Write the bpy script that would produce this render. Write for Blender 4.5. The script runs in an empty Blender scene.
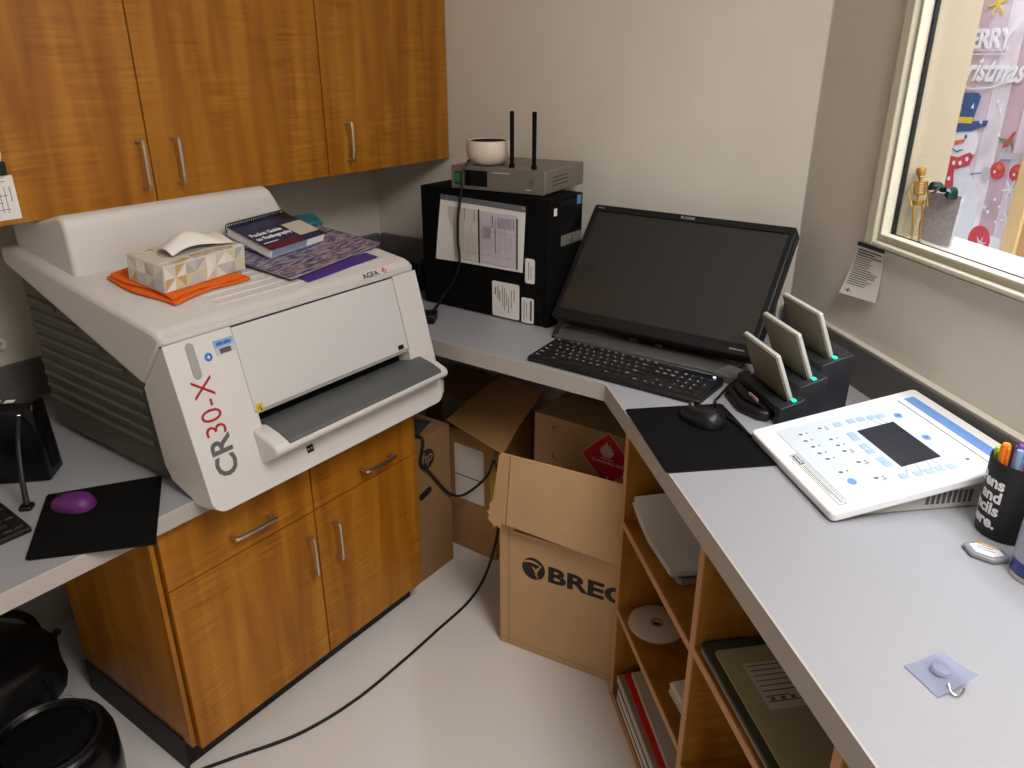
import bpy, bmesh, math, random
from mathutils import Vector, Matrix
S = bpy.context.scene
COL = S.collection
random.seed(7)
R = math.radians

# ------------------------------------------------------------------ camera, world, lights, exposure
CAM_Z = 1.546
PITCH = math.atan(327 / 769.5)
cd = bpy.data.cameras.new('camera'); cam = bpy.data.objects.new('camera', cd); COL.objects.link(cam)
cam.location = (0, 0, CAM_Z)
cam.rotation_euler = (R(90) - PITCH, 0, R(35.6))
cd.sensor_width = 36.0; cd.lens = 36.0 * 769.5 / 1024; cd.clip_start = 0.02
S.camera = cam

wd = bpy.data.worlds.new('world'); S.world = wd; wd.use_nodes = True
wd.node_tree.nodes['Background'].inputs[0].default_value = (0.9, 0.93, 1.0, 1)
wd.node_tree.nodes['Background'].inputs[1].default_value = 0.05

def area(name, loc, rot, sx, sy, power, col):
    l = bpy.data.lights.new(name, 'AREA'); l.shape = 'RECTANGLE'; l.size = sx; l.size_y = sy
    l.energy = power; l.color = col
    o = bpy.data.objects.new(name, l); COL.objects.link(o); o.location = loc; o.rotation_euler = rot
    return o
WARM = (1.0, 0.955, 0.905)
area('ceiling_lamp', (0.30, 0.62, 2.57), (0, 0, R(-45)), 1.15, 0.55, 14, WARM)
area('ceiling_lamp', (0.66, 0.42, 2.57), (0, 0, R(-45)), 1.15, 0.55, 33, WARM)
# the corridor beyond the window is brightly lit (its own ceiling panel)
area('corridor_lamp', (0.38, 1.55, 2.55), (0, 0, R(-45)), 2.4, 0.4, 66, (0.88, 0.93, 1.0))

S.view_settings.view_transform = 'Standard'
S.view_settings.look = 'None'
S.view_settings.exposure = 0.0
S.view_settings.gamma = 1.0
S.view_settings.use_curve_mapping = False
S.cycles.use_denoising = True
S.cycles.max_bounces = 8
S.cycles.sample_clamp_indirect = 6

# ------------------------------------------------------------------ helpers: materials
def lin(h):
    h = h.lstrip('#'); c = [int(h[i:i + 2], 16) / 255 for i in (0, 2, 4)]
    return tuple((v / 12.92 if v <= 0.04045 else ((v + 0.055) / 1.055) ** 2.4) for v in c) + (1,)
_m = {}
def mat(name, hexc, rough=0.5, metal=0.0, spec=0.5, emit=None, es=0, alpha=1, trans=0, var=0.0, vscale=30, bump=0.0, bscale=200, coat=0, ior=1.45):
    if name in _m: return _m[name]
    m = bpy.data.materials.new(name); m.use_nodes = True; nt = m.node_tree; b = nt.nodes['Principled BSDF']
    b.inputs['Base Color'].default_value = lin(hexc); b.inputs['Roughness'].default_value = rough
    b.inputs['Metallic'].default_value = metal; b.inputs['Specular IOR Level'].default_value = spec
    b.inputs['Alpha'].default_value = alpha; b.inputs['Transmission Weight'].default_value = trans
    b.inputs['Coat Weight'].default_value = coat; b.inputs['IOR'].default_value = ior
    if emit:
        b.inputs['Emission Color'].default_value = lin(emit); b.inputs['Emission Strength'].default_value = es
    if var or bump:
        tc = nt.nodes.new('ShaderNodeTexCoord')
    if var:
        n = nt.nodes.new('ShaderNodeTexNoise'); n.inputs['Scale'].default_value = vscale; n.inputs['Detail'].default_value = 4
        nt.links.new(tc.outputs['Object'], n.inputs['Vector'])
        r = nt.nodes.new('ShaderNodeValToRGB'); c = lin(hexc)
        r.color_ramp.elements[0].position = 0.3; r.color_ramp.elements[1].position = 0.7
        r.color_ramp.elements[0].color = tuple(v * (1 - var) for v in c[:3]) + (1,)
        r.color_ramp.elements[1].color = tuple(min(1, v * (1 + var)) for v in c[:3]) + (1,)
        nt.links.new(n.outputs['Fac'], r.inputs['Fac']); nt.links.new(r.outputs['Color'], b.inputs['Base Color'])
    if bump:
        n2 = nt.nodes.new('ShaderNodeTexNoise'); n2.inputs['Scale'].default_value = bscale; n2.inputs['Detail'].default_value = 2
        nt.links.new(tc.outputs['Object'], n2.inputs['Vector'])
        bp = nt.nodes.new('ShaderNodeBump'); bp.inputs['Strength'].default_value = bump; bp.inputs['Distance'].default_value = 0.002
        nt.links.new(n2.outputs['Fac'], bp.inputs['Height']); nt.links.new(bp.outputs['Normal'], b.inputs['Normal'])
    _m[name] = m
    return m

def wood(name, dark, mid, light, rough=0.38, stretch=(14, 14, 1.1), ripple=(6, 6, 95)):
    """figured laminate: long vertical grain bands and fine cross ripples"""
    if name in _m: return _m[name]
    m = bpy.data.materials.new(name); m.use_nodes = True; nt = m.node_tree; b = nt.nodes['Principled BSDF']
    L = nt.links.new; N = nt.nodes.new
    tc = N('ShaderNodeTexCoord')
    mp = N('ShaderNodeMapping'); mp.inputs['Scale'].default_value = stretch; L(tc.outputs['Object'], mp.inputs['Vector'])
    n1 = N('ShaderNodeTexNoise'); n1.inputs['Scale'].default_value = 1.6; n1.inputs['Detail'].default_value = 6; n1.inputs['Distortion'].default_value = 0.5
    L(mp.outputs['Vector'], n1.inputs['Vector'])
    mp2 = N('ShaderNodeMapping'); mp2.inputs['Scale'].default_value = ripple; L(tc.outputs['Object'], mp2.inputs['Vector'])
    n2 = N('ShaderNodeTexNoise'); n2.inputs['Scale'].default_value = 1.0; n2.inputs['Detail'].default_value = 3; n2.inputs['Distortion'].default_value = 0.9
    L(mp2.outputs['Vector'], n2.inputs['Vector'])
    mp3 = N('ShaderNodeMapping'); mp3.inputs['Scale'].default_value = (5, 5, 3); L(tc.outputs['Object'], mp3.inputs['Vector'])
    n3 = N('ShaderNodeTexNoise'); n3.inputs['Scale'].default_value = 1.7; n3.inputs['Detail'].default_value = 1
    L(mp3.outputs['Vector'], n3.inputs['Vector'])
    # ripples only where the mask is high
    mm = N('ShaderNodeMath'); mm.operation = 'SUBTRACT'; L(n2.outputs['Fac'], mm.inputs[0]); mm.inputs[1].default_value = 0.5
    ms = N('ShaderNodeMapRange'); ms.inputs[1].default_value = 0.42; ms.inputs[2].default_value = 0.66; ms.inputs[3].default_value = 0.1; ms.inputs[4].default_value = 0.85
    L(n3.outputs['Fac'], ms.inputs[0])
    mx = N('ShaderNodeMath'); mx.operation = 'MULTIPLY'; L(mm.outputs[0], mx.inputs[0]); L(ms.outputs[0], mx.inputs[1])
    ad = N('ShaderNodeMath'); ad.operation = 'ADD'; L(n1.outputs['Fac'], ad.inputs[0]); L(mx.outputs[0], ad.inputs[1])
    r = N('ShaderNodeValToRGB'); e = r.color_ramp.elements
    e[0].position = 0.25; e[0].color = lin(dark); e[1].position = 0.75; e[1].color = lin(light)
    k = e.new(0.5); k.color = lin(mid)
    L(ad.outputs[0], r.inputs['Fac']); L(r.outputs['Color'], b.inputs['Base Color'])
    b.inputs['Roughness'].default_value = rough
    b.inputs['Specular IOR Level'].default_value = 0.35
    _m[name] = m
    return m

# ------------------------------------------------------------------ helpers: objects
def empty(name, loc=(0, 0, 0), rot=(0, 0, 0), label=None, cat=None, group=None, parent=None):
    o = bpy.data.objects.new(name, None); COL.objects.link(o); o.empty_display_size = 0.05
    o.location = loc; o.rotation_euler = rot
    if parent: o.parent = parent
    tag(o, label, cat, group)
    return o
def tag(o, label=None, cat=None, group=None, kind=None):
    if label: o['label'] = label
    if cat: o['category'] = cat
    if group: o['group'] = group
    if kind: o['kind'] = kind
    return o
def obj(name, bm, m, parent=None, bevel=0, seg=2, smooth=True, loc=None, rot=None, angle=40, label=None):
    me = bpy.data.meshes.new(name)
    bmesh.ops.recalc_face_normals(bm, faces=bm.faces)
    bm.to_mesh(me); bm.free()
    return obj_me(name, me, m, parent, bevel, seg, smooth, loc, rot, angle, label)
def obj_me(name, me, m, parent=None, bevel=0, seg=2, smooth=True, loc=None, rot=None, angle=40, label=None):
    if m is not None:
        for x in (m if isinstance(m, (list, tuple)) else [m]): me.materials.append(x)
    o = bpy.data.objects.new(name, me); COL.objects.link(o)
    if parent: o.parent = parent
    if loc: o.location = loc
    if rot: o.rotation_euler = rot
    if smooth and len(me.polygons):
        me.polygons.foreach_set('use_smooth', [True] * len(me.polygons))
        me.set_sharp_from_angle(angle=R(angle))
    if bevel:
        md = o.modifiers.new('bevel', 'BEVEL'); md.width = bevel; md.segments = seg; md.limit_method = 'ANGLE'; md.angle_limit = R(35)
        md.harden_normals = False
    if label: o['label'] = label
    return o
def B(*boxes):
    """bmesh of axis boxes (x0,x1,y0,y1,z0,z1)"""
    bm = bmesh.new()
    for b in boxes: addbox(bm, *b)
    return bm
def addbox(bm, x0, x1, y0, y1, z0, z1, mtx=None):
    vs = [bm.verts.new(p) for p in ((x0,y0,z0),(x1,y0,z0),(x1,y1,z0),(x0,y1,z0),(x0,y0,z1),(x1,y0,z1),(x1,y1,z1),(x0,y1,z1))]
    if mtx:
        for v in vs: v.co = mtx @ v.co
    for f in ((0,3,2,1),(4,5,6,7),(0,1,5,4),(1,2,6,5),(2,3,7,6),(3,0,4,7)): bm.faces.new([vs[i] for i in f])
    return vs
def addprism(bm, pts, a0, a1, axis='x', mtx=None):
    """extrude a 2D polygon: axis x -> pts are (y,z); y -> (x,z); z -> (x,y)"""
    def P(p, a):
        if axis == 'x': v = Vector((a, p[0], p[1]))
        elif axis == 'y': v = Vector((p[0], a, p[1]))
        else: v = Vector((p[0], p[1], a))
        return mtx @ v if mtx else v
    A = [bm.verts.new(P(p, a0)) for p in pts]; Bv = [bm.verts.new(P(p, a1)) for p in pts]
    n = len(pts)
    bm.faces.new(A[::-1]); bm.faces.new(Bv)
    for i in range(n): bm.faces.new((A[i], A[(i+1) % n], Bv[(i+1) % n], Bv[i]))
    return bm
def prism(pts, a0, a1, axis='x', mtx=None): return addprism(bmesh.new(), pts, a0, a1, axis, mtx)
def rrect(x0, x1, y0, y1, r, n=5):
    out = []
    for cx, cy, a in ((x1-r, y0+r, -90), (x1-r, y1-r, 0), (x0+r, y1-r, 90), (x0+r, y0+r, 180)):
        for i in range(n + 1):
            t = R(a + 90 * i / n); out.append((cx + r * math.cos(t), cy + r * math.sin(t)))
    return out
def circ(cx, cy, r, n=24, ry=None):
    return [(cx + r * math.cos(2*math.pi*i/n), cy + (ry or r) * math.sin(2*math.pi*i/n)) for i in range(n)]
def addlathe(bm, prof, n=32, c=(0, 0), mtx=None):
    rings = []
    for r, z in prof:
        if r < 1e-6: rings.append([bm.verts.new((c[0], c[1], z))])
        else: rings.append([bm.verts.new((c[0] + r*math.cos(2*math.pi*i/n), c[1] + r*math.sin(2*math.pi*i/n), z)) for i in range(n)])
    for a, b in zip(rings, rings[1:]):
        for i in range(n):
            j = (i + 1) % n
            if len(a) == 1 and len(b) == 1: continue
            if len(a) == 1: bm.faces.new((a[0], b[i], b[j]))
            elif len(b) == 1: bm.faces.new((a[i], b[0], a[j]))
            else: bm.faces.new((a[i], b[i], b[j], a[j]))
    if mtx:
        for rg in rings:
            for v in rg: v.co = mtx @ v.co
    return bm
def lathe(prof, n=32, c=(0, 0), mtx=None): return addlathe(bmesh.new(), prof, n, c, mtx)
def spline(pts, k=8):
    P = [Vector(p) for p in pts]; P = [2*P[0]-P[1]] + P + [2*P[-1]-P[-2]]
    out = []
    for i in range(1, len(P) - 2):
        for j in range(k):
            t = j / k; a, b, c, d = P[i-1], P[i], P[i+1], P[i+2]
            out.append(0.5 * ((2*b) + (c-a)*t + (2*a-5*b+4*c-d)*t*t + (3*b-a-3*c+d)*t**3))
    out.append(P[-2]); return out
def addtube(bm, pts, r, n=8, smooth_k=8, rs=None):
    path = spline(pts, smooth_k) if smooth_k else [Vector(p) for p in pts]
    up = Vector((0.13, 0.27, 1)).normalized(); rings = []
    for i, p in enumerate(path):
        t = (path[min(i+1, len(path)-1)] - path[max(i-1, 0)]).normalized()
        s = t.cross(up)
        if s.length < 1e-3: s = t.cross(Vector((1, 0, 0)))
        s.normalize(); u = s.cross(t); up = u
        rr = r if rs is None else rs[0] + (rs[1]-rs[0]) * i / (len(path)-1)
        rings.append([bm.verts.new(p + (s*math.cos(2*math.pi*k/n) + u*math.sin(2*math.pi*k/n)) * rr) for k in range(n)])
    for a, b in zip(rings, rings[1:]):
        for k in range(n): bm.faces.new((a[k], a[(k+1) % n], b[(k+1) % n], b[k]))
    bm.faces.new(rings[0][::-1]); bm.faces.new(rings[-1])
    return bm
def tube(pts, r, n=8, smooth_k=8, rs=None): return addtube(bmesh.new(), pts, r, n, smooth_k, rs)
def sheet(grid, th):
    """thick sheet from a grid of points (rows of Vectors); th along -normal"""
    bm = bmesh.new(); nr, nc = len(grid), len(grid[0])
    G = [[Vector(p) for p in row] for row in grid]
    top = [[bm.verts.new(p) for p in row] for row in G]
    bot = []
    for i in range(nr):
        row = []
        for j in range(nc):
            du = G[i][min(j+1, nc-1)] - G[i][max(j-1, 0)]; dv = G[min(i+1, nr-1)][j] - G[max(i-1, 0)][j]
            nrm = du.cross(dv)
            nrm = nrm.normalized() if nrm.length > 1e-9 else Vector((0, 0, 1))
            row.append(bm.verts.new(G[i][j] - nrm * th))
        bot.append(row)
    for i in range(nr-1):
        for j in range(nc-1):
            bm.faces.new((top[i][j], top[i][j+1], top[i+1][j+1], top[i+1][j]))
            bm.faces.new((bot[i][j], bot[i+1][j], bot[i+1][j+1], bot[i][j+1]))
    for j in range(nc-1):
        bm.faces.new((top[0][j], bot[0][j], bot[0][j+1], top[0][j+1])); bm.faces.new((top[-1][j], top[-1][j+1], bot[-1][j+1], bot[-1][j]))
    for i in range(nr-1):
        bm.faces.new((top[i][0], top[i+1][0], bot[i+1][0], bot[i][0])); bm.faces.new((top[i][-1], bot[i][-1], bot[i+1][-1], top[i+1][-1]))
    return bm
def text_bm(bm, s, size, origin, xd, yd, align='LEFT', bold=0.0, ext=0.0004, shear=0, sx=1.0):
    cu = bpy.data.curves.new('t', 'FONT'); cu.body = s; cu.size = size; cu.align_x = align; cu.extrude = ext
    cu.offset = bold * size; cu.shear = shear; cu.resolution_u = 3
    o = bpy.data.objects.new('t', cu); COL.objects.link(o)
    dg = bpy.context.evaluated_depsgraph_get(); me = bpy.data.meshes.new_from_object(o.evaluated_get(dg))
    xd = Vector(xd).normalized(); yd = Vector(yd).normalized(); n = xd.cross(yd)
    M = Matrix.Translation(Vector(origin)) @ Matrix(((xd.x*sx, yd.x, n.x, 0), (xd.y*sx, yd.y, n.y, 0), (xd.z*sx, yd.z, n.z, 0), (0, 0, 0, 1)))
    me.transform(M); bm.from_mesh(me)
    bpy.data.objects.remove(o); bpy.data.curves.remove(cu); bpy.data.meshes.remove(me)
    return bm
def text(name, s, size, m, parent, origin, xd=(1, 0, 0), yd=(0, 0, 1), **k):
    return obj(name, text_bm(bmesh.new(), s, size, origin, xd, yd, **k), m, parent, smooth=False)
def flat(bm, pts, origin, xd, yd, th=0.0005):
    """flat print: polygon in a plane, slightly proud"""
    xd = Vector(xd).normalized(); yd = Vector(yd).normalized(); n = xd.cross(yd); o = Vector(origin)
    A = [bm.verts.new(o + xd*p[0] + yd*p[1]) for p in pts]; C = [bm.verts.new(o + xd*p[0] + yd*p[1] + n*th) for p in pts]
    k = len(pts); bm.faces.new(A[::-1]); bm.faces.new(C)
    for i in range(k): bm.faces.new((A[i], A[(i+1) % k], C[(i+1) % k], C[i]))
    return bm
def frect(bm, x0, x1, y0, y1, origin, xd, yd, th=0.0005):
    return flat(bm, [(x0, y0), (x1, y0), (x1, y1), (x0, y1)], origin, xd, yd, th)
def boolean_cut(o, cutters):
    for c in cutters:
        me = bpy.data.meshes.new('cut'); bmesh.ops.recalc_face_normals(c, faces=c.faces); c.to_mesh(me); c.free()
        co = bpy.data.objects.new('cut', me); COL.objects.link(co); co.parent = o.parent
        md = o.modifiers.new('b', 'BOOLEAN'); md.object = co; md.operation = 'DIFFERENCE'; md.solver = 'EXACT'
        bpy.context.view_layer.update()
        dg = bpy.context.evaluated_depsgraph_get(); nm = bpy.data.meshes.new_from_object(o.evaluated_get(dg))
        o.modifiers.clear(); o.data = nm
        bpy.data.objects.remove(co); bpy.data.meshes.remove(me)
    return o
def dup(o, parent=None):
    c = o.copy(); COL.objects.link(c)
    if parent: c.parent = parent
    return c
def copy_tree(o, parent=None):
    c = dup(o, parent)
    for ch in list(o.children): copy_tree(ch, c)
    return c

XZ = ((1, 0, 0), (0, 0, 1))          # front faces (normal -y)
XY = ((1, 0, 0), (0, 1, 0))          # top faces (normal +z)

# ------------------------------------------------------------------ palette
M_wall = mat('wall paint', '#ddd7cc', 0.85, spec=0.2, var=0.02, vscale=6, bump=0.15, bscale=350)
M_ceil = mat('ceiling tile', '#d8d4cc', 0.9, var=0.04, vscale=60)
M_floor = mat('vinyl floor', '#dcd8d6', 0.42, spec=0.35, var=0.05, vscale=240)
M_lam = mat('grey laminate', '#9c9da3', 0.42, spec=0.4, var=0.05, vscale=420)
M_lamedge = mat('grey laminate edge', '#b3aca6', 0.5, var=0.03, vscale=300)
M_splash = mat('dark grey laminate', '#686663', 0.45, var=0.06, vscale=250)
M_wood = wood('cabinet laminate', '#875010', '#a06516', '#b47b26')
M_woodR = wood('bookcase laminate', '#82500f', '#996220', '#ac7733', stretch=(9, 9, 1.6), ripple=(7, 7, 70))
M_woodedge = mat('wood edge band', '#c08d5e', 0.5, var=0.06, vscale=80)
M_dark = mat('dark gap', '#1c0f08', 0.8)
M_steel = mat('brushed steel', '#c9c3bb', 0.28, metal=1.0)
M_black = mat('black plastic', '#121214', 0.42)
M_blackm = mat('matt black', '#0b0b0c', 0.85, spec=0.15)
M_blackg = mat('gloss black', '#08080a', 0.25, spec=0.35)
M_rubber = mat('black rubber', '#101316', 0.6)
M_white = mat('white plastic', '#d9d5cf', 0.4)
M_white2 = mat('bright white plastic', '#eeeff2', 0.35)
M_paper = mat('paper', '#e9e6e3', 0.85)
M_ink = mat('grey ink', '#55555c', 0.8)
M_inkl = mat('pale ink', '#9c9aa4', 0.8)
M_card = mat('cardboard', '#bd9a72', 0.85, var=0.05, vscale=9)
M_card2 = mat('cardboard dark', '#a67d50', 0.85, var=0.05, vscale=9)
M_red = mat('red', '#b3161a', 0.55)
M_trim = mat('cream trim paint', '#d6d0be', 0.45)

# ------------------------------------------------------------------ setting
WX, WY = -2.14, 2.115           # left and back wall
HC, HL = 0.826, 0.714           # counter heights
ZC = 2.6
tag(obj('floor', B((-2.3, 1.75, -1.75, 2.25, -0.06, 0.0)), M_floor), kind='structure')
tag(obj('ceiling', B((-2.3, 1.75, -1.75, 2.12, ZC, ZC + 0.06)), M_ceil), kind='structure')
tag(obj('wall_left', B((WX - 0.1, WX, -1.7, WY + 0.1, 0, ZC)), M_wall), kind='structure')
tag(obj('wall_back', B((WX, -0.57, WY, WY + 0.1, 0, ZC)), M_wall), kind='structure')
tag(obj('wall_near', B((WX, 1.7, -1.7, -1.6, 0, ZC)), M_wall), kind='structure')
tag(obj('wall_side', B((1.6, 1.7, -1.6, -0.05, 0, ZC)), M_wall), kind='structure')
# the slanted right wall, local frame: x along the wall towards the viewer, y into the wall
E0 = (-0.8047, 1.5039, 0); RR = (0, 0, R(-45))
OS0, OS1, OZ0, OZ1 = 0.091, 1.35, 1.170, 2.12     # window opening
wr = obj('wall_right', B((-0.26, OS0, 0.60, 0.717, 0, ZC), (OS1, 3.1, 0.60, 0.717, 0, ZC), (OS0, OS1, 0.60, 0.717, 0, OZ0 - 0.0205), (OS0, OS1, 0.60, 0.717, OZ1, ZC)), M_wall, loc=E0, rot=RR)
tag(wr, kind='structure')
wfr = wr
def RF(name, label=None, cat=None, s=0, t=0, z=0, yaw=0, group=None):
    """an Empty in the slanted wall's frame (s along it, t into it)"""
    c = math.sqrt(.5)
    return empty(name, (E0[0] + c*(s + t), E0[1] + c*(t - s), z), (0, 0, R(-45) + yaw), label, cat, group)

# window: casing, sill, gasket, pane, reveal
win = empty('window_1', E0, RR); tag(win, kind='structure')
cs0, cz0 = 0.045, 1.157
def frame_bm(s0, s1, z0, z1, w, wz, t0, t1):
    return B((s0, s0 + w, t0, t1, z0, z1), (s1 - w, s1, t0, t1, z0, z1), (s0 + w, s1 - w, t0, t1, z0, z0 + wz), (s0 + w, s1 - w, t0, t1, z1 - wz, z1))
obj('casing', frame_bm(cs0, OS1 + 0.08, cz0, OZ1 + 0.08, 0.032, 0.012, 0.580, 0.600), M_trim, win, 0.004)
obj('casing', frame_bm(cs0 + 0.032, OS1 + 0.048, cz0 + 0.012, OZ1 + 0.068, 0.012, 0.014, 0.593, 0.600), M_trim, win, 0.002)
obj('window_frame', frame_bm(cs0 + 0.042, OS1 + 0.03, cz0 + 0.024, OZ1 + 0.050, 0.0045, 0.005, 0.588, 0.6115), M_trim, win, 0.0015)
obj('gasket', frame_bm(OS0 + 0.0015, OS1 - 0.002, OZ0 + 0.0135, OZ1 - 0.002, 0.006, 0.002, 0.611, 0.620), M_rubber, win)
M_glass = bpy.data.materials.new('window glass'); M_glass.use_nodes = True
_nt = M_glass.node_tree; _nt.nodes.remove(_nt.nodes['Principled BSDF'])
_tr = _nt.nodes.new('ShaderNodeBsdfTransparent'); _gl = _nt.nodes.new('ShaderNodeBsdfGlossy'); _gl.inputs['Roughness'].default_value = 0.02
_mx = _nt.nodes.new('ShaderNodeMixShader'); _mx.inputs[0].default_value = 0.05
_nt.links.new(_tr.outputs[0], _mx.inputs[1]); _nt.links.new(_gl.outputs[0], _mx.inputs[2]); _nt.links.new(_mx.outputs[0], _nt.nodes['Material Output'].inputs['Surface'])
obj('pane', B((OS0 + 0.006, OS1 - 0.006, 0.614, 0.618, OZ0 + 0.014, OZ1 - 0.003)), M_glass, win)
obj('sill', B((OS0, OS1, 0.612, 0.76, OZ0 - 0.02, OZ0 + 0.008)), mat('sill paint', '#c4c2b4', 0.45), win, 0.003)
obj('jamb', B((OS0 - 0.001, OS0 + 0.001, 0.622, 0.7185, OZ0 + 0.008, OZ1)), mat('jamb paint', '#aca188', 0.5), win)

# corridor beyond the window
Rm = {}
for nm, bx, mm in (('wall_corridor', (-1.7, 2.6, 1.80, 1.9, 0, ZC), M_wall), ('floor_corridor', (-1.7, 2.6, 0.72, 1.80, -0.06, 0), M_floor), ('ceiling_corridor', (-1.7, 2.6, 0.72, 1.90, ZC, ZC + 0.06), M_ceil),
                   ('wall_corridor_left', (-1.8, -1.7, 0.72, 1.9, 0, ZC), M_wall), ('wall_corridor_right', (2.6, 2.7, 0.72, 1.9, 0, ZC), M_wall)):
    tag(obj(nm, B(bx), mm, loc=E0, rot=RR), kind='structure')

# ------------------------------------------------------------------ handles (bow pulls)
def bow(bm, c, length, along='x', out=0.03, r=0.0045, nrm=(0, -1, 0)):
    a = Vector((1, 0, 0)) if along == 'x' else Vector((0, 0, 1)); n = Vector(nrm); c = Vector(c)
    h = length / 2
    return addtube(bm, [c - a*h, c - a*h + n*out*0.7, c - a*h*0.86 + n*out, c + a*h*0.86 + n*out, c + a*h + n*out*0.7, c + a*h], r, 8, 5)

# ------------------------------------------------------------------ upper cabinets on the left wall (front x=-1.776)
XU = -1.776; UZ0, UZ1 = 1.229, 2.25
def upper_cab(y0, y1, splits, handles, label):
    # local: x along +Y, y into the wall
    t = empty('wall_cabinet', (XU, y0, UZ0), (0, 0, R(90)), label, 'cabinet', 'wall cabinets over the scanner')
    w = y1 - y0; d = XU - WX - 0.001
    obj('cabinet_box', B((0, w, 0.022, d, 0.0, UZ1 - UZ0)), M_wood, t)
    for (a, b), hx in zip(splits, handles):
        dr = obj('door', B((a - y0 + 0.0015, b - y0 - 0.0015, 0.0, 0.020, -0.004, UZ1 - UZ0)), M_wood, t, 0.001)
        obj('handle', bow(bmesh.new(), (hx - y0, 0.0, 0.088), 0.102, 'z', 0.03), M_steel, dr)
    return t
upper_cab(0.48, 1.5645, ((0.48, 1.025), (1.025, 1.5645)), (0.996, 1.086), 'wood laminate wall cabinet with two doors above the white scanner')
upper_cab(1.5655, WY - 0.002, ((1.5655, WY - 0.005),), (1.640,), 'single-door wood laminate wall cabinet nearest the back wall')
c = empty('wall_card', (XU + 0.0005, 0.647, 1.262), (0, 0, R(90)), 'white printed card stuck on the left wall cabinet door', 'card')
obj('sheet', B((-0.09, 0.072, -0.0012, -0.0002, -0.026, 0.062)), M_paper, c)
bm = bmesh.new()
for i, y in enumerate((0.05, 0.036, 0.022, 0.008, -0.006)):
    frect(bm, -0.06, 0.055 - 0.012*(i % 2), y, y + 0.0016, (0, -0.0012, 0), *XZ, th=0.0002)
for i in range(4): frect(bm, 0.02 + 0.01*i, 0.0215 + 0.01*i, -0.012, 0.04, (0, -0.0012, 0), *XZ, th=0.0002)
frect(bm, 0.06, 0.062, 0.01, 0.04, (0, -0.0012, 0), *XZ, th=0.0002)
obj('printing', bm, mat('blue grey ink', '#7d8aa8', 0.8), c)
c = empty('magnetic_clip', (XU + 0.0005, 0.690, 1.352), (0, 0, R(90)), 'striped white clip with black base on the cabinet door above the card', 'clip')
obj('clip_base', B((-0.03, 0.018, -0.012, -0.0002, -0.026, 0.0)), M_black, c, 0.002)
bm = bmesh.new()
for i in range(5): addtube(bm, [(-0.03 + 0.01*i, -0.006, 0.003), (-0.03 + 0.01*i, -0.012, 0.016), (-0.03 + 0.01*i, -0.004, 0.028)], 0.004, 6, 4)
obj('coil', bm, M_white, c)

# ------------------------------------------------------------------ counters
lt = empty('left_countertop', (-1.312, 0, 0), (0, 0, R(90)), 'grey laminate countertop along the left wall under the scanner', 'countertop')
dL = -1.312 - WX - 0.001
obj('worktop', B((-1.2, 1.505, 0.004, dL, HL - 0.038, HL)), M_lam, lt)
obj('front_edge', B((-1.2, 1.505, 0.0, 0.004, HL - 0.038, HL)), M_lamedge, lt, 0.0015)
bt = empty('corner_countertop', (0, 0, 0), (0, 0, 0), 'grey laminate countertop running under the black computer and along the window wall', 'countertop')
c2 = math.sqrt(.5)
def rw(s, t): return (E0[0] + c2*(s + t), E0[1] + c2*(t - s))
SE = 2.2
pA = (-1.62, 1.507); pB = rw(-0.003, 0); pC = rw(SE, 0); pD = rw(SE, 0.599); pE = (-0.5685 + 0.0, WY - 0.001); pF = (WX + 0.001, WY - 0.001)
poly = [(WX + 0.001, 1.511), (E0[0] + 0.001, 1.511), rw(SE, 0.004), pD, pE, pF]
obj('worktop', prism(poly, HC - 0.045, HC, 'z'), M_lam, bt)
obj('front_edge', prism([(WX + 0.001, 1.507), (E0[0], 1.507), (E0[0] + 0.001, 1.511), (WX + 0.001, 1.511)], HC - 0.045, HC, 'z'), M_lamedge, bt)
a0 = (E0[0], 1.507)
obj('front_edge', prism([a0, rw(SE, 0), rw(SE, 0.004), (E0[0] + 0.001, 1.511)], HC - 0.045, HC, 'z'), M_lamedge, bt)
obj('backsplash', prism([rw(-0.255, 0.576), rw(SE, 0.576), rw(SE, 0.599), (-0.5695, WY - 0.001)], HC, HC + 0.1, 'z'), M_splash, bt, 0.002)
obj('backsplash_cap', prism([rw(-0.252, 0.5795), rw(SE, 0.5795), rw(SE, 0.5995), rw(-0.252, 0.5995)], HC + 0.1, HC + 0.1035, 'z'), mat('cap strip', '#cfcabf', 0.5), bt, 0.001)
obj('backsplash', B((WX + 0.023, -0.60, WY - 0.022, WY - 0.001, HC, HC + 0.1)), M_splash, bt, 0.002)
obj('backsplash', B((WX + 0.001, WX + 0.022, 1.512, WY - 0.023, HC, HC + 0.1)), M_splash, bt, 0.002)
obj('backsplash', B((-1.2, 1.505, dL - 0.021, dL, HL, HL + 0.1)), M_splash, lt, 0.002)

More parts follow.
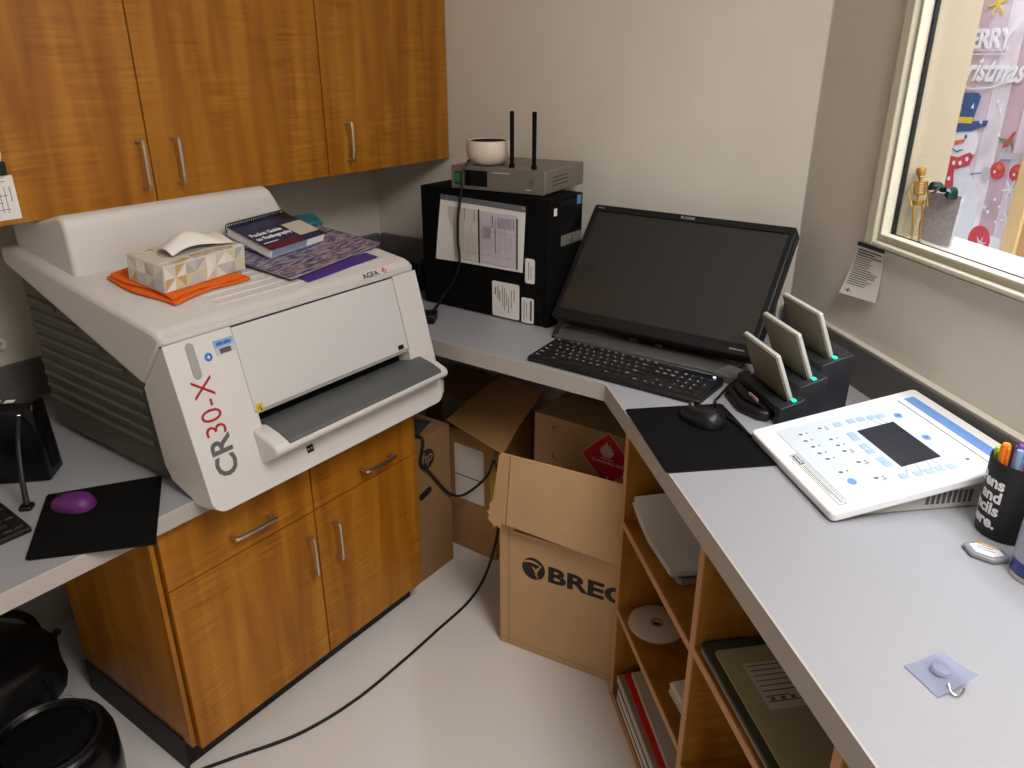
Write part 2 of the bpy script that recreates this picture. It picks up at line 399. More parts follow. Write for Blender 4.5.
# ------------------------------------------------------------------ left base cabinet (face x=-1.337)
bc = empty('base_cabinet', (-1.337, 0.64, 0), (0, 0, R(90)), 'wood laminate base cabinet with two drawers and two doors under the scanner', 'cabinet')
zt = HL - 0.040
obj('cabinet_box', B((-0.0025, 0.764, 0.022, 0.480, 0.092, zt)), M_wood, bc)
obj('side_panel', B((-0.013, -0.003, 0.016, 0.480, 0.092, zt)), M_wood, bc, 0.001)
obj('edge_band', B((-0.013, -0.003, 0.010, 0.016, 0.092, zt)), M_wood, bc)
obj('toe_kick', B((-0.0125, 0.760, 0.055, 0.478, 0.0, 0.092)), M_rubber, bc)
obj('cove_base', B((-0.017, -0.0135, 0.04, 0.480, 0.0, 0.10)), M_rubber, bc)
for a, b, hx, dx in ((0.003, 0.391, 0.212, 0.361), (0.395, 0.762, 0.603, 0.444)):
    dr = obj('drawer_front', B((a, b, 0.0, 0.020, 0.522, zt - 0.006)), M_wood, bc, 0.001)
    obj('handle', bow(bmesh.new(), (hx, 0, 0.578 - (0.012 if a > 0.2 else 0)), 0.102, 'x', 0.03), M_steel, dr)
    dr = obj('door', B((a, b, 0.0, 0.020, 0.080, 0.518)), M_wood, bc, 0.001)
    obj('handle', bow(bmesh.new(), (dx, 0, 0.414), 0.102, 'z', 0.03), M_steel, dr)

# ------------------------------------------------------------------ bookcase under the window counter
bk = RF('bookcase', 'open wood bookcase with shelves under the window counter', 'bookcase')
zb = HC - 0.046; T0 = 0.012; T1 = 0.585
def panel(name, s0, s1, z0, z1, edge='v', t1=T1):
    p = obj(name, B((s0, s1, T0 + 0.003, t1, z0, z1)), M_woodR, bk)
    obj('edge_band', B((s0, s1, T0, T0 + 0.003, z0, z1)), M_woodedge, p)
    return p
panel('side_panel', 0.145, 0.163, 0.0, zb)
panel('divider', 0.580, 0.599, 0.022, zb)
panel('side_panel', 1.008, 1.026, 0.0, zb)
panel('bottom_panel', 0.163, 1.008, 0.0, 0.020)
panel('shelf', 0.163, 0.580, 0.530, 0.547)
panel('shelf', 0.163, 0.580, 0.275, 0.292)
panel('shelf', 0.599, 1.008, 0.537, 0.555)
panel('shelf', 0.599, 1.008, 0.245, 0.263)
obj('back_panel', B((0.163, 1.008, T1 - 0.006, T1, 0.02, zb)), M_woodR, bk)
# second bay further right (outside the frame, closes the run)

# ------------------------------------------------------------------ the white digitizer (scanner) on the left counter
# local: x to the right along the wall, y into the wall, z up
PX, PY = -1.6, 1.070
sc = empty('plate_scanner', (PX, PY, HL + 0.0006), (0, 0, R(90)), 'large white image plate scanner with red and grey lettering on the left counter', 'scanner')
def ly(X): return PX - X
HW = 0.351
M_scan = mat('scanner white', '#d3d0ce', 0.42, bump=0.05, bscale=900)
M_scan2 = mat('scanner panel', '#cbcaca', 0.38)
M_scang = mat('scanner grey side', '#56554d', 0.6)
def slz(y): return (1.072 + 0.15 * (0.25 + y)) - HL           # top surface height at local y (y=-.25 at the front)
prof_cover = [(-0.2775, 0.333), (-0.273, 0.3440), (-0.263, 0.3520), (-0.250, slz(-0.25)), (0.0, slz(0.0)), (0.330, slz(0.330)), (0.330, 0.400), (0.255, 0.376), (-0.182, 0.226)]
cov = obj('top_cover', prism(prof_cover, -HW, HW, 'x'), M_scan, sc, 0.016, 3)
prof_front = [(-0.277, 0.3305), (-0.1835, 0.2245), (-0.205, 0.060), (-0.222, 0.026), (-0.282, 0.006), (-0.298, -0.010), (-0.3614, -0.0096)]
fs = obj('front_shell', prism(prof_front, -HW, HW, 'x'), M_scan, sc, smooth=False)
w0 = Vector((0, -0.358, 0.004)); wv = (Vector((0, -0.277, 0.3305)) - w0).normalized(); wn = Vector((0, -wv.z, wv.y))
def FP(x, w, h=0.0): p = w0 + wv * w + wn * h; return (x, p.y, p.z)
# recess for the centre panel and the slot, rounded lower corners
mtxF = Matrix(((1, 0, 0, 0), (0, wv.y, wn.y, w0.y), (0, wv.z, wn.z, w0.z), (0, 0, 0, 1)))   # (x, w, h) -> local
cut1 = prism([(-0.202, 0.150), (0.268, 0.150), (0.268, 0.42), (-0.202, 0.42)], -0.012, 0.05, 'z', mtxF)
cut2 = prism([(-0.196, 0.118), (0.264, 0.118), (0.264, 0.1505), (-0.196, 0.1505)], -0.06, 0.05, 'z', mtxF)
rc = 0.030; WB = 0.014
def corner(sx):
    pts = [(sx * (HW + 0.01), -0.03), (sx * (HW + 0.01), rc - WB)]
    pts.append((sx * HW, rc - WB))
    for i in range(1, 8):
        a = R(90 * i / 8); pts.append((sx * (HW - rc + rc * math.cos(a)), rc - WB - rc * math.sin(a)))
    pts += [(sx * (HW - rc), -WB), (sx * (HW - rc), -0.03)]
    return prism(pts, -0.3, 0.1, 'z', mtxF)
boolean_cut(fs, [cut1, cut2, corner(-1), corner(1)])
md = fs.modifiers.new('bevel', 'BEVEL'); md.width = 0.006; md.segments = 2; md.limit_method = 'ANGLE'; md.angle_limit = R(50)
fs.data.polygons.foreach_set('use_smooth', [True] * len(fs.data.polygons)); fs.data.set_sharp_from_angle(angle=R(35))
obj('front_panel', prism(rrect(-0.2005, 0.2665, 0.153, 0.333, 0.003), -0.010, -0.0005, 'z', mtxF), M_scan2, sc, 0.001)
obj('seam', prism([(-HW + 0.002, 0.3335), (HW - 0.002, 0.3335), (HW - 0.002, 0.3365), (-HW + 0.002, 0.3365)], -0.10, -0.0035, 'z', mtxF), M_black, sc)
obj('panel_lip', prism([(-0.2, 0.146), (0.266, 0.146), (0.266, 0.1525), (-0.2, 0.1525)], -0.03, -0.002, 'z', mtxF), mat('lip grey', '#9a9893', 0.4), sc)
obj('slot', prism([(-0.1955, 0.1185), (0.2635, 0.1185), (0.2635, 0.146), (-0.1955, 0.146)], -0.058, -0.040, 'z', mtxF), M_blackm, sc)
# inner dark body with horizontal ribs on the side
bodyp = [(-0.200, 0.222), (-0.2, 0.06), (-0.18, 0.012), (0.27, 0.012), (0.285, 0.03), (0.285, 0.38), (0.255, 0.374), (-0.18, 0.224)]
body = obj('side_body', prism(bodyp, -HW + 0.012, HW - 0.012, 'x'), M_scang, sc, 0.004)
for k in range(9):
    z = 0.085 + 0.030 * k
    ys = -0.165 if z < 0.222 else -0.165 + (z - 0.222) / (0.374 - 0.222) * 0.42 + 0.03
    if ys > 0.235: break
    for sx in (-1, 1):
        bm = tube([(sx * (HW - 0.012), ys, z), (sx * (HW - 0.012), 0.268, z + 0.004)], 0.0085, 8, 0)
        obj('side_rib', bm, M_scang, body)
obj('foot', B((-0.30, -0.26, -0.17, -0.13, 0, 0.013)), M_rubber, sc); obj('foot', B((0.26, 0.30, -0.17, -0.13, 0, 0.013)), M_rubber, sc)
obj('foot', B((-0.30, -0.26, 0.2, 0.24, 0, 0.013)), M_rubber, sc); obj('foot', B((0.26, 0.30, 0.2, 0.24, 0, 0.013)), M_rubber, sc)
# raised rear housing
hz0 = slz(0.06) - 0.01
hp = [(0.064, hz0), (0.064, 0.500), (0.069, 0.520), (0.084, 0.531), (0.120, 0.524), (0.168, 0.511), (0.310, 0.505), (0.310, hz0)]
bm = prism(hp, -0.322, 0.262, 'x')
for v in bm.verts:
    if v.co.x > 0: v.co.x -= 0.070 * max(0, (v.co.z - 0.40)) / 0.13
obj('rear_housing', bm, M_scan, sc, 0.010, 3)
# tray
def tprof(w, h): p = w0 + wv * w + wn * h; return (p.y, p.z)
tp = [tprof(0.1215, -0.045), tprof(0.1215, -0.002), tprof(0.105, 0.030), tprof(0.083, 0.058), tprof(0.070, 0.058), tprof(0.068, 0.046), tprof(0.072, 0.0), tprof(0.10, -0.045)]
tb = [tprof(0.119, -0.012), tprof(0.1185, 0.002), tprof(0.1015, 0.036), tprof(0.082, 0.064), tprof(0.066, 0.066), tprof(0.058, 0.050), tprof(0.040, -0.004), tprof(0.040, -0.012)]
obj('tray_shell', prism(tb, -0.220, 0.322, 'x'), M_scan, sc, 0.007, 3)
tg = [tprof(0.1225, -0.046), tprof(0.1225, 0.0035), tprof(0.1055, 0.0375), tprof(0.0875, 0.064), tprof(0.078, 0.0668), tprof(0.078, 0.058), tprof(0.10, 0.02), tprof(0.116, -0.046)]
obj('tray_mat', prism(tg, -0.186, 0.296, 'x'), mat('tray grey', '#57595a', 0.55), sc, 0.002)
# top grooves
for k in range(6):
    y = -0.215 + 0.028 * k
    p0 = Vector((-0.18, y, slz(y))); 
    M = Matrix.Translation((0, y, slz(y))) @ Matrix.Rotation(math.atan(0.15), 4, 'X')
    bm = bmesh.new(); addbox(bm, -0.185, 0.30, -0.0095, 0.0095, -0.002, 0.0016, M)
    obj('top_ridge', bm, M_scan, sc, 0.0012)
# prints on the front
up = tuple(wv)
text('lettering', 'CR', 0.066, mat('letter grey', '#5d5f62', 0.5), sc, FP(-0.274, 0.050, 0.0004), up, (-1, 0, 0), bold=0.022, sx=0.98)
text('lettering', '30-X', 0.066, mat('letter red', '#a5161c', 0.5), sc, FP(-0.274, 0.134, 0.0004), up, (-1, 0, 0), bold=-0.008, sx=0.93)
obj('indicator_strip', prism(rrect(-0.308, -0.290, 0.256, 0.329, 0.009), 0.0002, 0.0018, 'z', mtxF), mat('strip grey', '#9d9c98', 0.3), sc, 0.0005)
obj('blue_dot', prism(circ(-0.266, 0.291, 0.0085), 0.0002, 0.0010, 'z', mtxF), mat('dot blue', '#2f6fc4', 0.5), sc)
bm = bmesh.new(); frect(bm, -0.270, -0.262, 0.2902, 0.2918, FP(0, 0, 0.001), (1, 0, 0), up); frect(bm, -0.2668, -0.2652, 0.287, 0.295, FP(0, 0, 0.001), (1, 0, 0), up)
obj('dot_cross', bm, M_white2, sc)
obj('service_sticker', prism(rrect(-0.249, -0.204, 0.287, 0.318, 0.002), 0.0002, 0.0007, 'z', mtxF), mat('sticker', '#b9c0c2', 0.5), sc)
obj('sticker_band', prism([(-0.249, 0.303), (-0.204, 0.303), (-0.204, 0.318), (-0.249, 0.318)], 0.0007, 0.001, 'z', mtxF), mat('sticker blue', '#7fa9cf', 0.5), sc)
bm = bmesh.new()
for x0, x1, h in ((-0.243, -0.239, 0.006), (-0.238, -0.233, 0.0075), (-0.232, -0.228, 0.006), (-0.226, -0.221, 0.0065), (-0.220, -0.216, 0.0075), (-0.215, -0.210, 0.006)): frect(bm, x0, x1, 0.3065, 0.3065 + h, FP(0, 0, 0.0010), (1, 0, 0), up)
obj('sticker_print', bm, mat('blue ink', '#2a62a8', 0.6), sc)['kind'] = 'stuff'
obj('sticker_barcode', prism([(-0.239, 0.2895), (-0.213, 0.2895), (-0.213, 0.300), (-0.239, 0.300)], 0.0007, 0.001, 'z', mtxF), M_ink, sc)
obj('warning_label', prism([(-0.197, 0.148), (-0.180, 0.148), (-0.180, 0.166), (-0.197, 0.166)], -0.0004, 0.0003, 'z', mtxF), mat('label yellow', '#c9b23a', 0.6), sc)
bm = bmesh.new(); flat(bm, [(-0.1945, 0.154), (-0.186, 0.158), (-0.184, 0.161), (-0.191, 0.158)], FP(0, 0, 0.0003), (1, 0, 0), up); frect(bm, -0.188, -0.184, 0.151, 0.155, FP(0, 0, 0.0003), (1, 0, 0), up)
obj('warning_mark', bm, M_black, sc)
obj('black_square', prism([(-0.106, 0.019), (-0.088, 0.019), (-0.088, 0.036), (-0.106, 0.036)], 0.0002, 0.001, 'z', mtxF), M_black, sc)
bm = bmesh.new(); frect(bm, -0.1035, -0.1005, 0.026, 0.029, FP(0, 0, 0.001), (1, 0, 0), up); frect(bm, -0.0945, -0.0915, 0.026, 0.029, FP(0, 0, 0.001), (1, 0, 0), up)
obj('square_mark', bm, M_white2, sc)
obj('black_square', prism([(0.232, 0.157), (0.250, 0.157), (0.250, 0.168), (0.232, 0.168)], -0.0006, 0.0008, 'z', mtxF), M_black, sc)
# maker's mark on the front of the top cover
Tn = Vector((0, -0.15, 1)).normalized(); Tv = Vector((0, 1, 0.15)).normalized()
def TP(x, y, h=0.0): return (x, y, slz(y) + h)
lx = 0.178; yv = Vector((0, 0.0275, 0.024)).normalized(); nv = Vector((1, 0, 0)).cross(yv)
def LP(x, d, h): p = Vector((0, -0.2775, 0.333)) + yv*d + nv*h; return (x, p.y, p.z)
text('maker_name', 'AGFA', 0.0205, mat('ink dark', '#3a3838', 0.5), sc, LP(lx, 0.010, 0.0056), (1, 0, 0), tuple(yv), bold=0.012)
bm = bmesh.new(); flat(bm, [(0, -0.0085), (0.0085, 0), (0, 0.0085), (-0.0085, 0)], LP(lx + 0.073, 0.0175, 0.0056), (1, 0, 0), tuple(yv)); obj('maker_mark', bm, mat('mark red', '#c8343a', 0.5), sc)
bm = bmesh.new(); flat(bm, [(0, -0.0045), (0.0045, 0.0), (0, 0.002), (-0.0045, 0)], LP(lx + 0.073, 0.0175, 0.0062), (1, 0, 0), tuple(yv)); obj('mark_centre', bm, M_scan, sc)

# things lying on the sloping top: u along the counter, v up the slope
SL = math.atan(0.15)
def on_scanner(name, u, v, yaw, h=0.002, **k):
    x = -1.5 - v * math.cos(SL); z = 1.0945 + v * math.sin(SL) + h * math.cos(SL)
    o = empty(name, (x + h * math.sin(SL), 1.06 + u, z), (0, 0, 0), **k)
    o.rotation_euler = (Matrix.Rotation(R(90), 4, 'Z') @ Matrix.Rotation(SL, 4, 'X') @ Matrix.Rotation(yaw, 4, 'Z')).to_euler()
    return o
# orange cloth
t = on_scanner('microfibre_cloth', -0.155, 0.028, R(8), h=0.0032, label='folded orange microfibre cloth under the tissue box', cat='cloth')
def cloth(x0, x1, y0, y1, h, seed, th, edge=0.01):
    rnd = random.Random(seed); g = []; N = 14
    ph = [rnd.uniform(0, 6) for _ in range(6)]
    for j in range(N + 1):
        row = []
        for i in range(N + 1):
            a, b = i / N, j / N
            x = x0 + (x1 - x0) * a + 0.006 * math.sin(b * 7 + ph[0]); y = y0 + (y1 - y0) * b + 0.006 * math.sin(a * 6 + ph[1])
            z = h + 0.0007 * math.sin(a * 17 + ph[2]) + 0.0007 * math.sin(b * 13 + ph[3])
            row.append((x, y, z))
        g.append(row)
    return sheet(g, th)
M_or = mat('orange microfibre', '#ec6a0e', 0.95, bump=0.8, bscale=900, var=0.06, vscale=300)
obj('cloth_fold', cloth(-0.112, 0.094, -0.095, 0.108, 0.0068, 1, 0.0062), M_or, t, 0.002)
obj('cloth_fold', cloth(-0.102, 0.088, -0.088, 0.100, 0.0130, 2, 0.0058), M_or, t, 0.002)
# tissue box
t = on_scanner('tissue_box', -0.146, 0.014, R(7), h=0.0178, label='patterned tissue box with a white tissue on the orange cloth', cat='tissue box')
bw, bd, bh = 0.107, 0.054, 0.057
obj('carton', B((-bw, bw, -bd, bd, 0, bh)), mat('carton cream', '#cfcac0', 0.6), t, 0.0015)
tcol = [mat('tri %d' % i, h, 0.6) for i, h in enumerate(('#dedad2', '#cac6bd', '#bf9f69', '#adaba6', '#e6e2da', '#d0c2a2', '#bbbdc1'))]
tb = [bmesh.new() for _ in tcol]
rnd = random.Random(5)
def tri_strip(length, height, origin, xd, yd):
    n = max(2, round(length / 0.026)); w = length / n
    for r in range(2):
        h0, h1 = r * height / 2, (r + 1) * height / 2
        for i in range(n):
            x0 = i * w; 
            if (i + r) % 2: T = [[(x0, h0), (x0 + w, h0), (x0, h1)], [(x0 + w, h0), (x0 + w, h1), (x0, h1)]]
            else: T = [[(x0, h0), (x0 + w, h0), (x0 + w, h1)], [(x0, h0), (x0 + w, h1), (x0, h1)]]
            for q in T:
                cx = sum(p[0] for p in q)/3; cy = sum(p[1] for p in q)/3
                q = [(cx + (p[0]-cx)*0.93, cy + (p[1]-cy)*0.93) for p in q]
                flat(tb[rnd.randrange(len(tb))], q, origin, xd, yd, 0.0003)
tri_strip(2*bw - 0.004, bh - 0.004, (-bw + 0.002, -bd, 0.002), (1, 0, 0), (0, 0, 1))
tri_strip(2*bd - 0.004, bh - 0.004, (-bw, bd - 0.002, 0.002), (0, -1, 0), (0, 0, 1))
tri_strip(2*bd - 0.004, bh - 0.004, (bw, -bd + 0.002, 0.002), (0, 1, 0), (0, 0, 1))
for i, (a, b) in enumerate(((-bd + 0.002, -0.032), (0.032, bd - 0.002))):
    tri_strip(2*bw - 0.004, b - a, (-bw + 0.002, a, bh), (1, 0, 0), (0, 1, 0))
for i, x in enumerate(tb): obj('pattern', x, tcol[i], t, smooth=False)['kind'] = 'stuff'
obj('opening', prism(rrect(-0.070, 0.070, -0.022, 0.022, 0.02), bh, bh + 0.0006, 'z'), mat('opening film', '#a49f97', 0.4), t)
g = []
for j in range(13):
    row = []
    for i in range(17):
        a, b = i / 16, j / 12
        x = -0.062 + 0.152 * a
        lift = 0.010 + 0.022 * math.sin(math.pi * min(1, a * 1.05)) * (0.55 + 0.45 * math.sin(2.4 * a + 1.1))
        y = -0.030 + 0.060 * b * (0.85 + 0.3 * a) + 0.008 * math.sin(a * 5)
        z = bh + 0.003 + lift * math.sin(math.pi * (0.12 + 0.76 * b)) + 0.004 * math.sin(a * 11 + b * 4) * b
        row.append((x, y, z))
    g.append(row)
obj('tissue', sheet(g, 0.0008), mat('tissue white', '#e8e4df', 0.9), t)
# purple folder, magazine and guide book
t = on_scanner('purple_folder', 0.160, -0.012, R(6.5), h=0.0034, label='purple folder sticking out under the patterned magazine', cat='folder')
obj('cover', B((-0.125, 0.125, -0.116, 0.10, 0.0, 0.0022)), mat('purple card', '#4d2f86', 0.6), t, 0.0004)
obj('inner_sheet', B((-0.10, 0.132, -0.075, 0.09, 0.0023, 0.0027)), M_paper, t)
t = on_scanner('teal_pouch', 0.318, 0.185, R(-12), h=0.0034, label='small teal pouch poking out behind the magazine', cat='pouch')
obj('pouch_body', B((-0.04, 0.042, -0.03, 0.03, 0, 0.016)), mat('teal fabric', '#1c6a78', 0.7), t, 0.006, 3)
obj('flap', B((-0.038, 0.040, -0.008, 0.031, 0.0162, 0.0185)), mat('teal fabric', '', 0.7), t, 0.001)
t = on_scanner('magazine', 0.174, 0.010, R(10), h=0.0074, label='magazine with purple and silver streaked cover on the scanner top', cat='magazine')
def streaks():
    m = bpy.data.materials.new('streak cover'); m.use_nodes = True; nt = m.node_tree; b = nt.nodes['Principled BSDF']
    tc = nt.nodes.new('ShaderNodeTexCoord'); mp = nt.nodes.new('ShaderNodeMapping'); mp.inputs['Scale'].default_value = (22, 150, 1); mp.inputs['Rotation'].default_value = (0, 0, R(-8))
    n = nt.nodes.new('ShaderNodeTexNoise'); n.inputs['Scale'].default_value = 1.0; n.inputs['Detail'].default_value = 3; n.inputs['Roughness'].default_value = 0.65
    r = nt.nodes.new('ShaderNodeValToRGB'); e = r.color_ramp.elements
    e[0].position = 0.30; e[0].color = lin('#1c1630'); e[1].position = 0.72; e[1].color = lin('#c9bcc4')
    for p, h in ((0.41, '#3d2a66'), (0.47, '#4a4488'), (0.50, '#5a5260'), (0.53, '#b9b0b2'), (0.60, '#8d828c')):
        k = e.new(p); k.color = lin(h)
    nt.links.new(tc.outputs['Object'], mp.inputs['Vector']); nt.links.new(mp.outputs['Vector'], n.inputs['Vector'])
    nt.links.new(n.outputs['Fac'], r.inputs['Fac']); nt.links.new(r.outputs['Color'], b.inputs['Base Color']); b.inputs['Roughness'].default_value = 0.3
    return m
obj('pages', B((-0.171, 0.171, -0.096, 0.096, 0.0, 0.0045)), M_paper, t)
obj('cover', B((-0.175, 0.175, -0.100, 0.100, 0.0046, 0.0056)), streaks(), t, 0.0003)
obj('back_cover', B((-0.175, 0.175, -0.100, 0.100, -0.0008, -0.0001)), mat('mag dark', '#3b3542', 0.4), t)
t = on_scanner('pocket_guide', 0.142, 0.082, R(8), h=0.0142, label='spiral-bound pocket guide with dark blue cover on the magazine', cat='book')
t.rotation_euler = (t.rotation_euler.to_matrix() @ Matrix.Rotation(R(9), 3, 'X')).to_euler(); t.location.z += 0.0135
obj('pages', B((-0.095, 0.095, -0.070, 0.066, 0.0, 0.020)), M_paper, t, 0.001)
obj('cover', B((-0.098, 0.098, -0.073, 0.068, 0.0205, 0.0215)), mat('cover navy', '#1d2a52', 0.3), t, 0.0003)
obj('cover_band', B((-0.097, 0.02, -0.072, -0.048, 0.0216, 0.0219)), mat('cover maroon', '#5c1f33', 0.35), t)
obj('cover_panel', B((0.028, 0.096, -0.050, 0.014, 0.0220, 0.0224)), mat('cover cream', '#c9c2b2', 0.4), t)
obj('cover_corner', prism([(0.035, 0.067), (0.097, 0.067), (0.097, 0.018), (0.07, 0.03)], 0.0216, 0.0220, 'z'), mat('cover black', '#17171c', 0.3), t)
bm = bmesh.new(); text_bm(bm, 'Pocket Guide', 0.0185, (-0.088, -0.004, 0.0218), *XY, bold=0.025); text_bm(bm, 'to Radiography', 0.0185, (-0.088, -0.025, 0.0218), *XY, bold=0.025)
frect(bm, -0.088, -0.040, -0.0425, -0.0400, (0, 0, 0.0216), *XY)
obj('title', bm, M_white2, t, smooth=False)
obj('back_cover', B((-0.098, 0.098, -0.073, 0.068, -0.0008, -0.0001)), mat('cover pale blue', '#8c9bb4', 0.4), t)
obj('page_band', B((-0.09, 0.03, -0.0708, -0.0702, 0.002, 0.018)), mat('cover pale blue', '', 0.4), t)
bm = bmesh.new()
for k in range(26):
    x = -0.09 + 0.18 * k / 25
    pts = [(x, 0.067 + 0.011*math.cos(R(a)), 0.0145 + 0.0135*math.sin(R(a))) for a in range(-170, 191, 40)]
    addtube(bm, pts, 0.0014, 5, 0)
obj('spiral_binding', bm, mat('wire black', '#1a1a20', 0.3), t)

# ------------------------------------------------------------------ left end of the left counter
t = empty('mouse_pad', (-1.425, 0.575, HL + 0.0006), (0, 0, R(0)), label='black mouse pad under the purple mouse on the left counter', cat='mouse pad')
obj('pad', prism([(-0.147, -0.018), (-0.143, -0.024), (0.046, -0.150), (0.054, -0.148), (0.191, 0.008), (0.189, 0.016), (-0.024, 0.160), (-0.032, 0.160)], 0.0004, 0.004, 'z'), M_blackm, t, 0.001)
def mouse(name, loc, yaw, m, wheel, scale=1.0, **k):
    o = empty(name, loc, (0, 0, yaw), **k); o.scale = (scale,) * 3
    bm = bmesh.new(); NU, NV = 14, 20
    L, Wd, Hh = 0.053, 0.034, 0.034
    rows = []
    for j in range(NU + 1):
        a = j / NU * math.pi / 2
        rr = math.cos(a) ** 0.55; zz = math.sin(a)
        row = []
        for i in range(NV):
            th = 2 * math.pi * i / NV
            x = Wd * rr * math.copysign(abs(math.cos(th)) ** 0.85, math.cos(th)) * (1 - 0.10 * math.sin(th))
            y = L * rr * math.copysign(abs(math.sin(th)) ** 0.8, math.sin(th))
            z = 0.002 + Hh * zz * (0.88 - 0.16 * (y / L))
            row.append(bm.verts.new((x, y, z)))
        rows.append(row)
        if j == NU - 1: break
    for a, b in zip(rows, rows[1:]):
        for i in range(NV): bm.faces.new((a[i], a[(i+1) % NV], b[(i+1) % NV], b[i]))
    bm.faces.new(rows[-1]); bm.faces.new(rows[0][::-1])
    obj('shell', bm, m, o, angle=80)
    wm = Matrix.Translation((0, 0.030, 0.0255)) @ Matrix.Rotation(R(90), 4, 'Y')
    obj('scroll_wheel', lathe([(0, -0.003), (0.0055, -0.003), (0.007, -0.0015), (0.007, 0.0015), (0.0055, 0.003), (0, 0.003)], 16, mtx=wm), wheel, o)
    obj('base', prism(rrect(-0.026, 0.026, -0.048, 0.048, 0.02), 0.0, 0.0025, 'z'), M_black, o)
    return o
mouse('computer_mouse', (-1.480, 0.563, HL + 0.0052), R(118), mat('purple plastic', '#5e2468', 0.5), M_black, scale=0.84, label='purple computer mouse on the left black mouse pad', cat='mouse')

M_key = mat('key black', '#19191b', 0.4)
M_leg = mat('key legend', '#b9bab8', 0.7)
def keyboard(name, loc, yaw, legends=True, **k):
    """full-size keyboard, local x along, y away from the typist; 0.47 x 0.142"""
    o = empty(name, loc, (0, 0, yaw), **k)
    W2 = 0.236
    prof = [(0, 0.0), (0, 0.010), (0.006, 0.013), (0.135, 0.024), (0.142, 0.020), (0.142, 0.0)]
    obj('case', prism(prof, -W2, W2, 'x'), M_black, o, 0.003)
    slope = math.atan2(0.011, 0.129); u = 0.0203
    def zt(y): return 0.013 + (y - 0.006) * 0.011 / 0.129
    cache = {}
    lg = bmesh.new()
    def key(x, y, w, d=1.0, s=''):
        kk = (round(w, 2), round(d, 2))
        if kk not in cache:
            bm = bmesh.new(); hw, hd = w*u/2 - 0.0012, d*u/2 - 0.0012
            v = [bm.verts.new(p) for p in ((-hw,-hd,0),(hw,-hd,0),(hw,hd,0),(-hw,hd,0),(-hw+0.0018,-hd+0.0016,0.0034),(hw-0.0018,-hd+0.0016,0.0034),(hw-0.0018,hd-0.0022,0.0034),(-hw+0.0018,hd-0.0022,0.0034))]
            for f in ((0,3,2,1),(4,5,6,7),(0,1,5,4),(1,2,6,5),(2,3,7,6),(3,0,4,7)): bm.faces.new([v[i] for i in f])
            me = bpy.data.meshes.new('key'); bm.to_mesh(me); bm.free(); me.materials.append(M_key); cache[kk] = me
        ko = bpy.data.objects.new('key', cache[kk]); COL.objects.link(ko); ko.parent = o
        ko.location = (x, y, zt(y) - 0.0002); ko.rotation_euler = (slope, 0, 0)
        if s and legends:
            text_bm(lg, s, 0.0082 if len(s) == 1 else 0.0056, (x - w*u/2 + 0.0045, y - 0.0008, zt(y) + 0.0034), (1, 0, 0), (0, math.cos(slope), math.sin(slope)), bold=0.02, ext=0.0002)
    x0 = -W2 + 0.010; y0 = 0.0195
    rows = [
        [('Ctrl', 1.25), ('', 1.25), ('Alt', 1.25), ('', 6.25), ('Alt', 1.25), ('', 1.25), ('', 1.25), ('Ctrl', 1.25)],
        [('Shift', 2.25)] + [(c, 1) for c in 'ZXCVBNM,./'] + [('Shift', 2.75)],
        [('Caps', 1.75)] + [(c, 1) for c in "ASDFGHJKL;'"] + [('Enter', 2.25)],
        [('Tab', 1.5)] + [(c, 1) for c in 'QWERTYUIOP[]'] + [('\\', 1.5)],
        [('`', 1)] + [(c, 1) for c in '1234567890-='] + [('Back', 2)],
        [('Esc', 1), (None, 1)] + [('F%d' % i, 1) for i in (1, 2, 3, 4)] + [(None, 0.5)] + [('F%d' % i, 1) for i in (5, 6, 7, 8)] + [(None, 0.5)] + [('F%d' % i, 1) for i in (9, 10, 11, 12)]]
    for r, row in enumerate(rows):
        x = x0; y = y0 + r * u + (0.002 if r == 5 else 0)
        for s, w in row:
            if s is not None: key(x + w*u/2, y, w, 1, s)
            x += w * u
    xn = x0 + 15*u + 0.0045
    for r, cols in ((0, (0, 1, 2)), (1, (1,)), (3, (0, 1, 2)), (4, (0, 1, 2)), (5, (0, 1, 2))):
        for cidx in cols: key(xn + (cidx + .5)*u, y0 + r*u + (0.002 if r == 5 else 0), 1, 1, {0: '<^>'[cidx] if r == 0 else '', 1: '^', 3: ('Del', 'End', 'PgD')[cidx], 4: ('Ins', 'Hm', 'PgU')[cidx], 5: ''}[r])
    xp = xn + 3*u + 0.0045
    for r, row in enumerate((('0', None, '.'), '123', '456', '789', ('N', '/', '*'))):
        for cidx in range(3):
            if r == 0 and cidx == 1: continue
            if r == 0 and cidx == 0: key(xp + u, y0, 2, 1, '0'); continue
            key(xp + (cidx + .5)*u, y0 + r*u, 1, 1, row[cidx])
    for r, d, s in ((0.5, 2, ''), (2.5, 2, '+'), (4, 1, '-')): key(xp + 3.5*u, y0 + r*u, 1, d, s)
    if legends: obj('key_legends', lg, M_leg, o, smooth=False)['kind'] = 'stuff'
    else: lg.free()
    obj('status_light', B((xp + 3.3*u, xp + 3.6*u, 0.124, 0.127, zt(0.125) - 0.001, zt(0.125) + 0.0012)), mat('led white', '#dfe8ff', 0.4, emit='#cfe0ff', es=4), o)
    return o
keyboard('computer_keyboard', (-1.462, 0.240, HL + 0.0006), R(90), legends=False, label='black keyboard at the far left edge of the left counter', cat='keyboard')

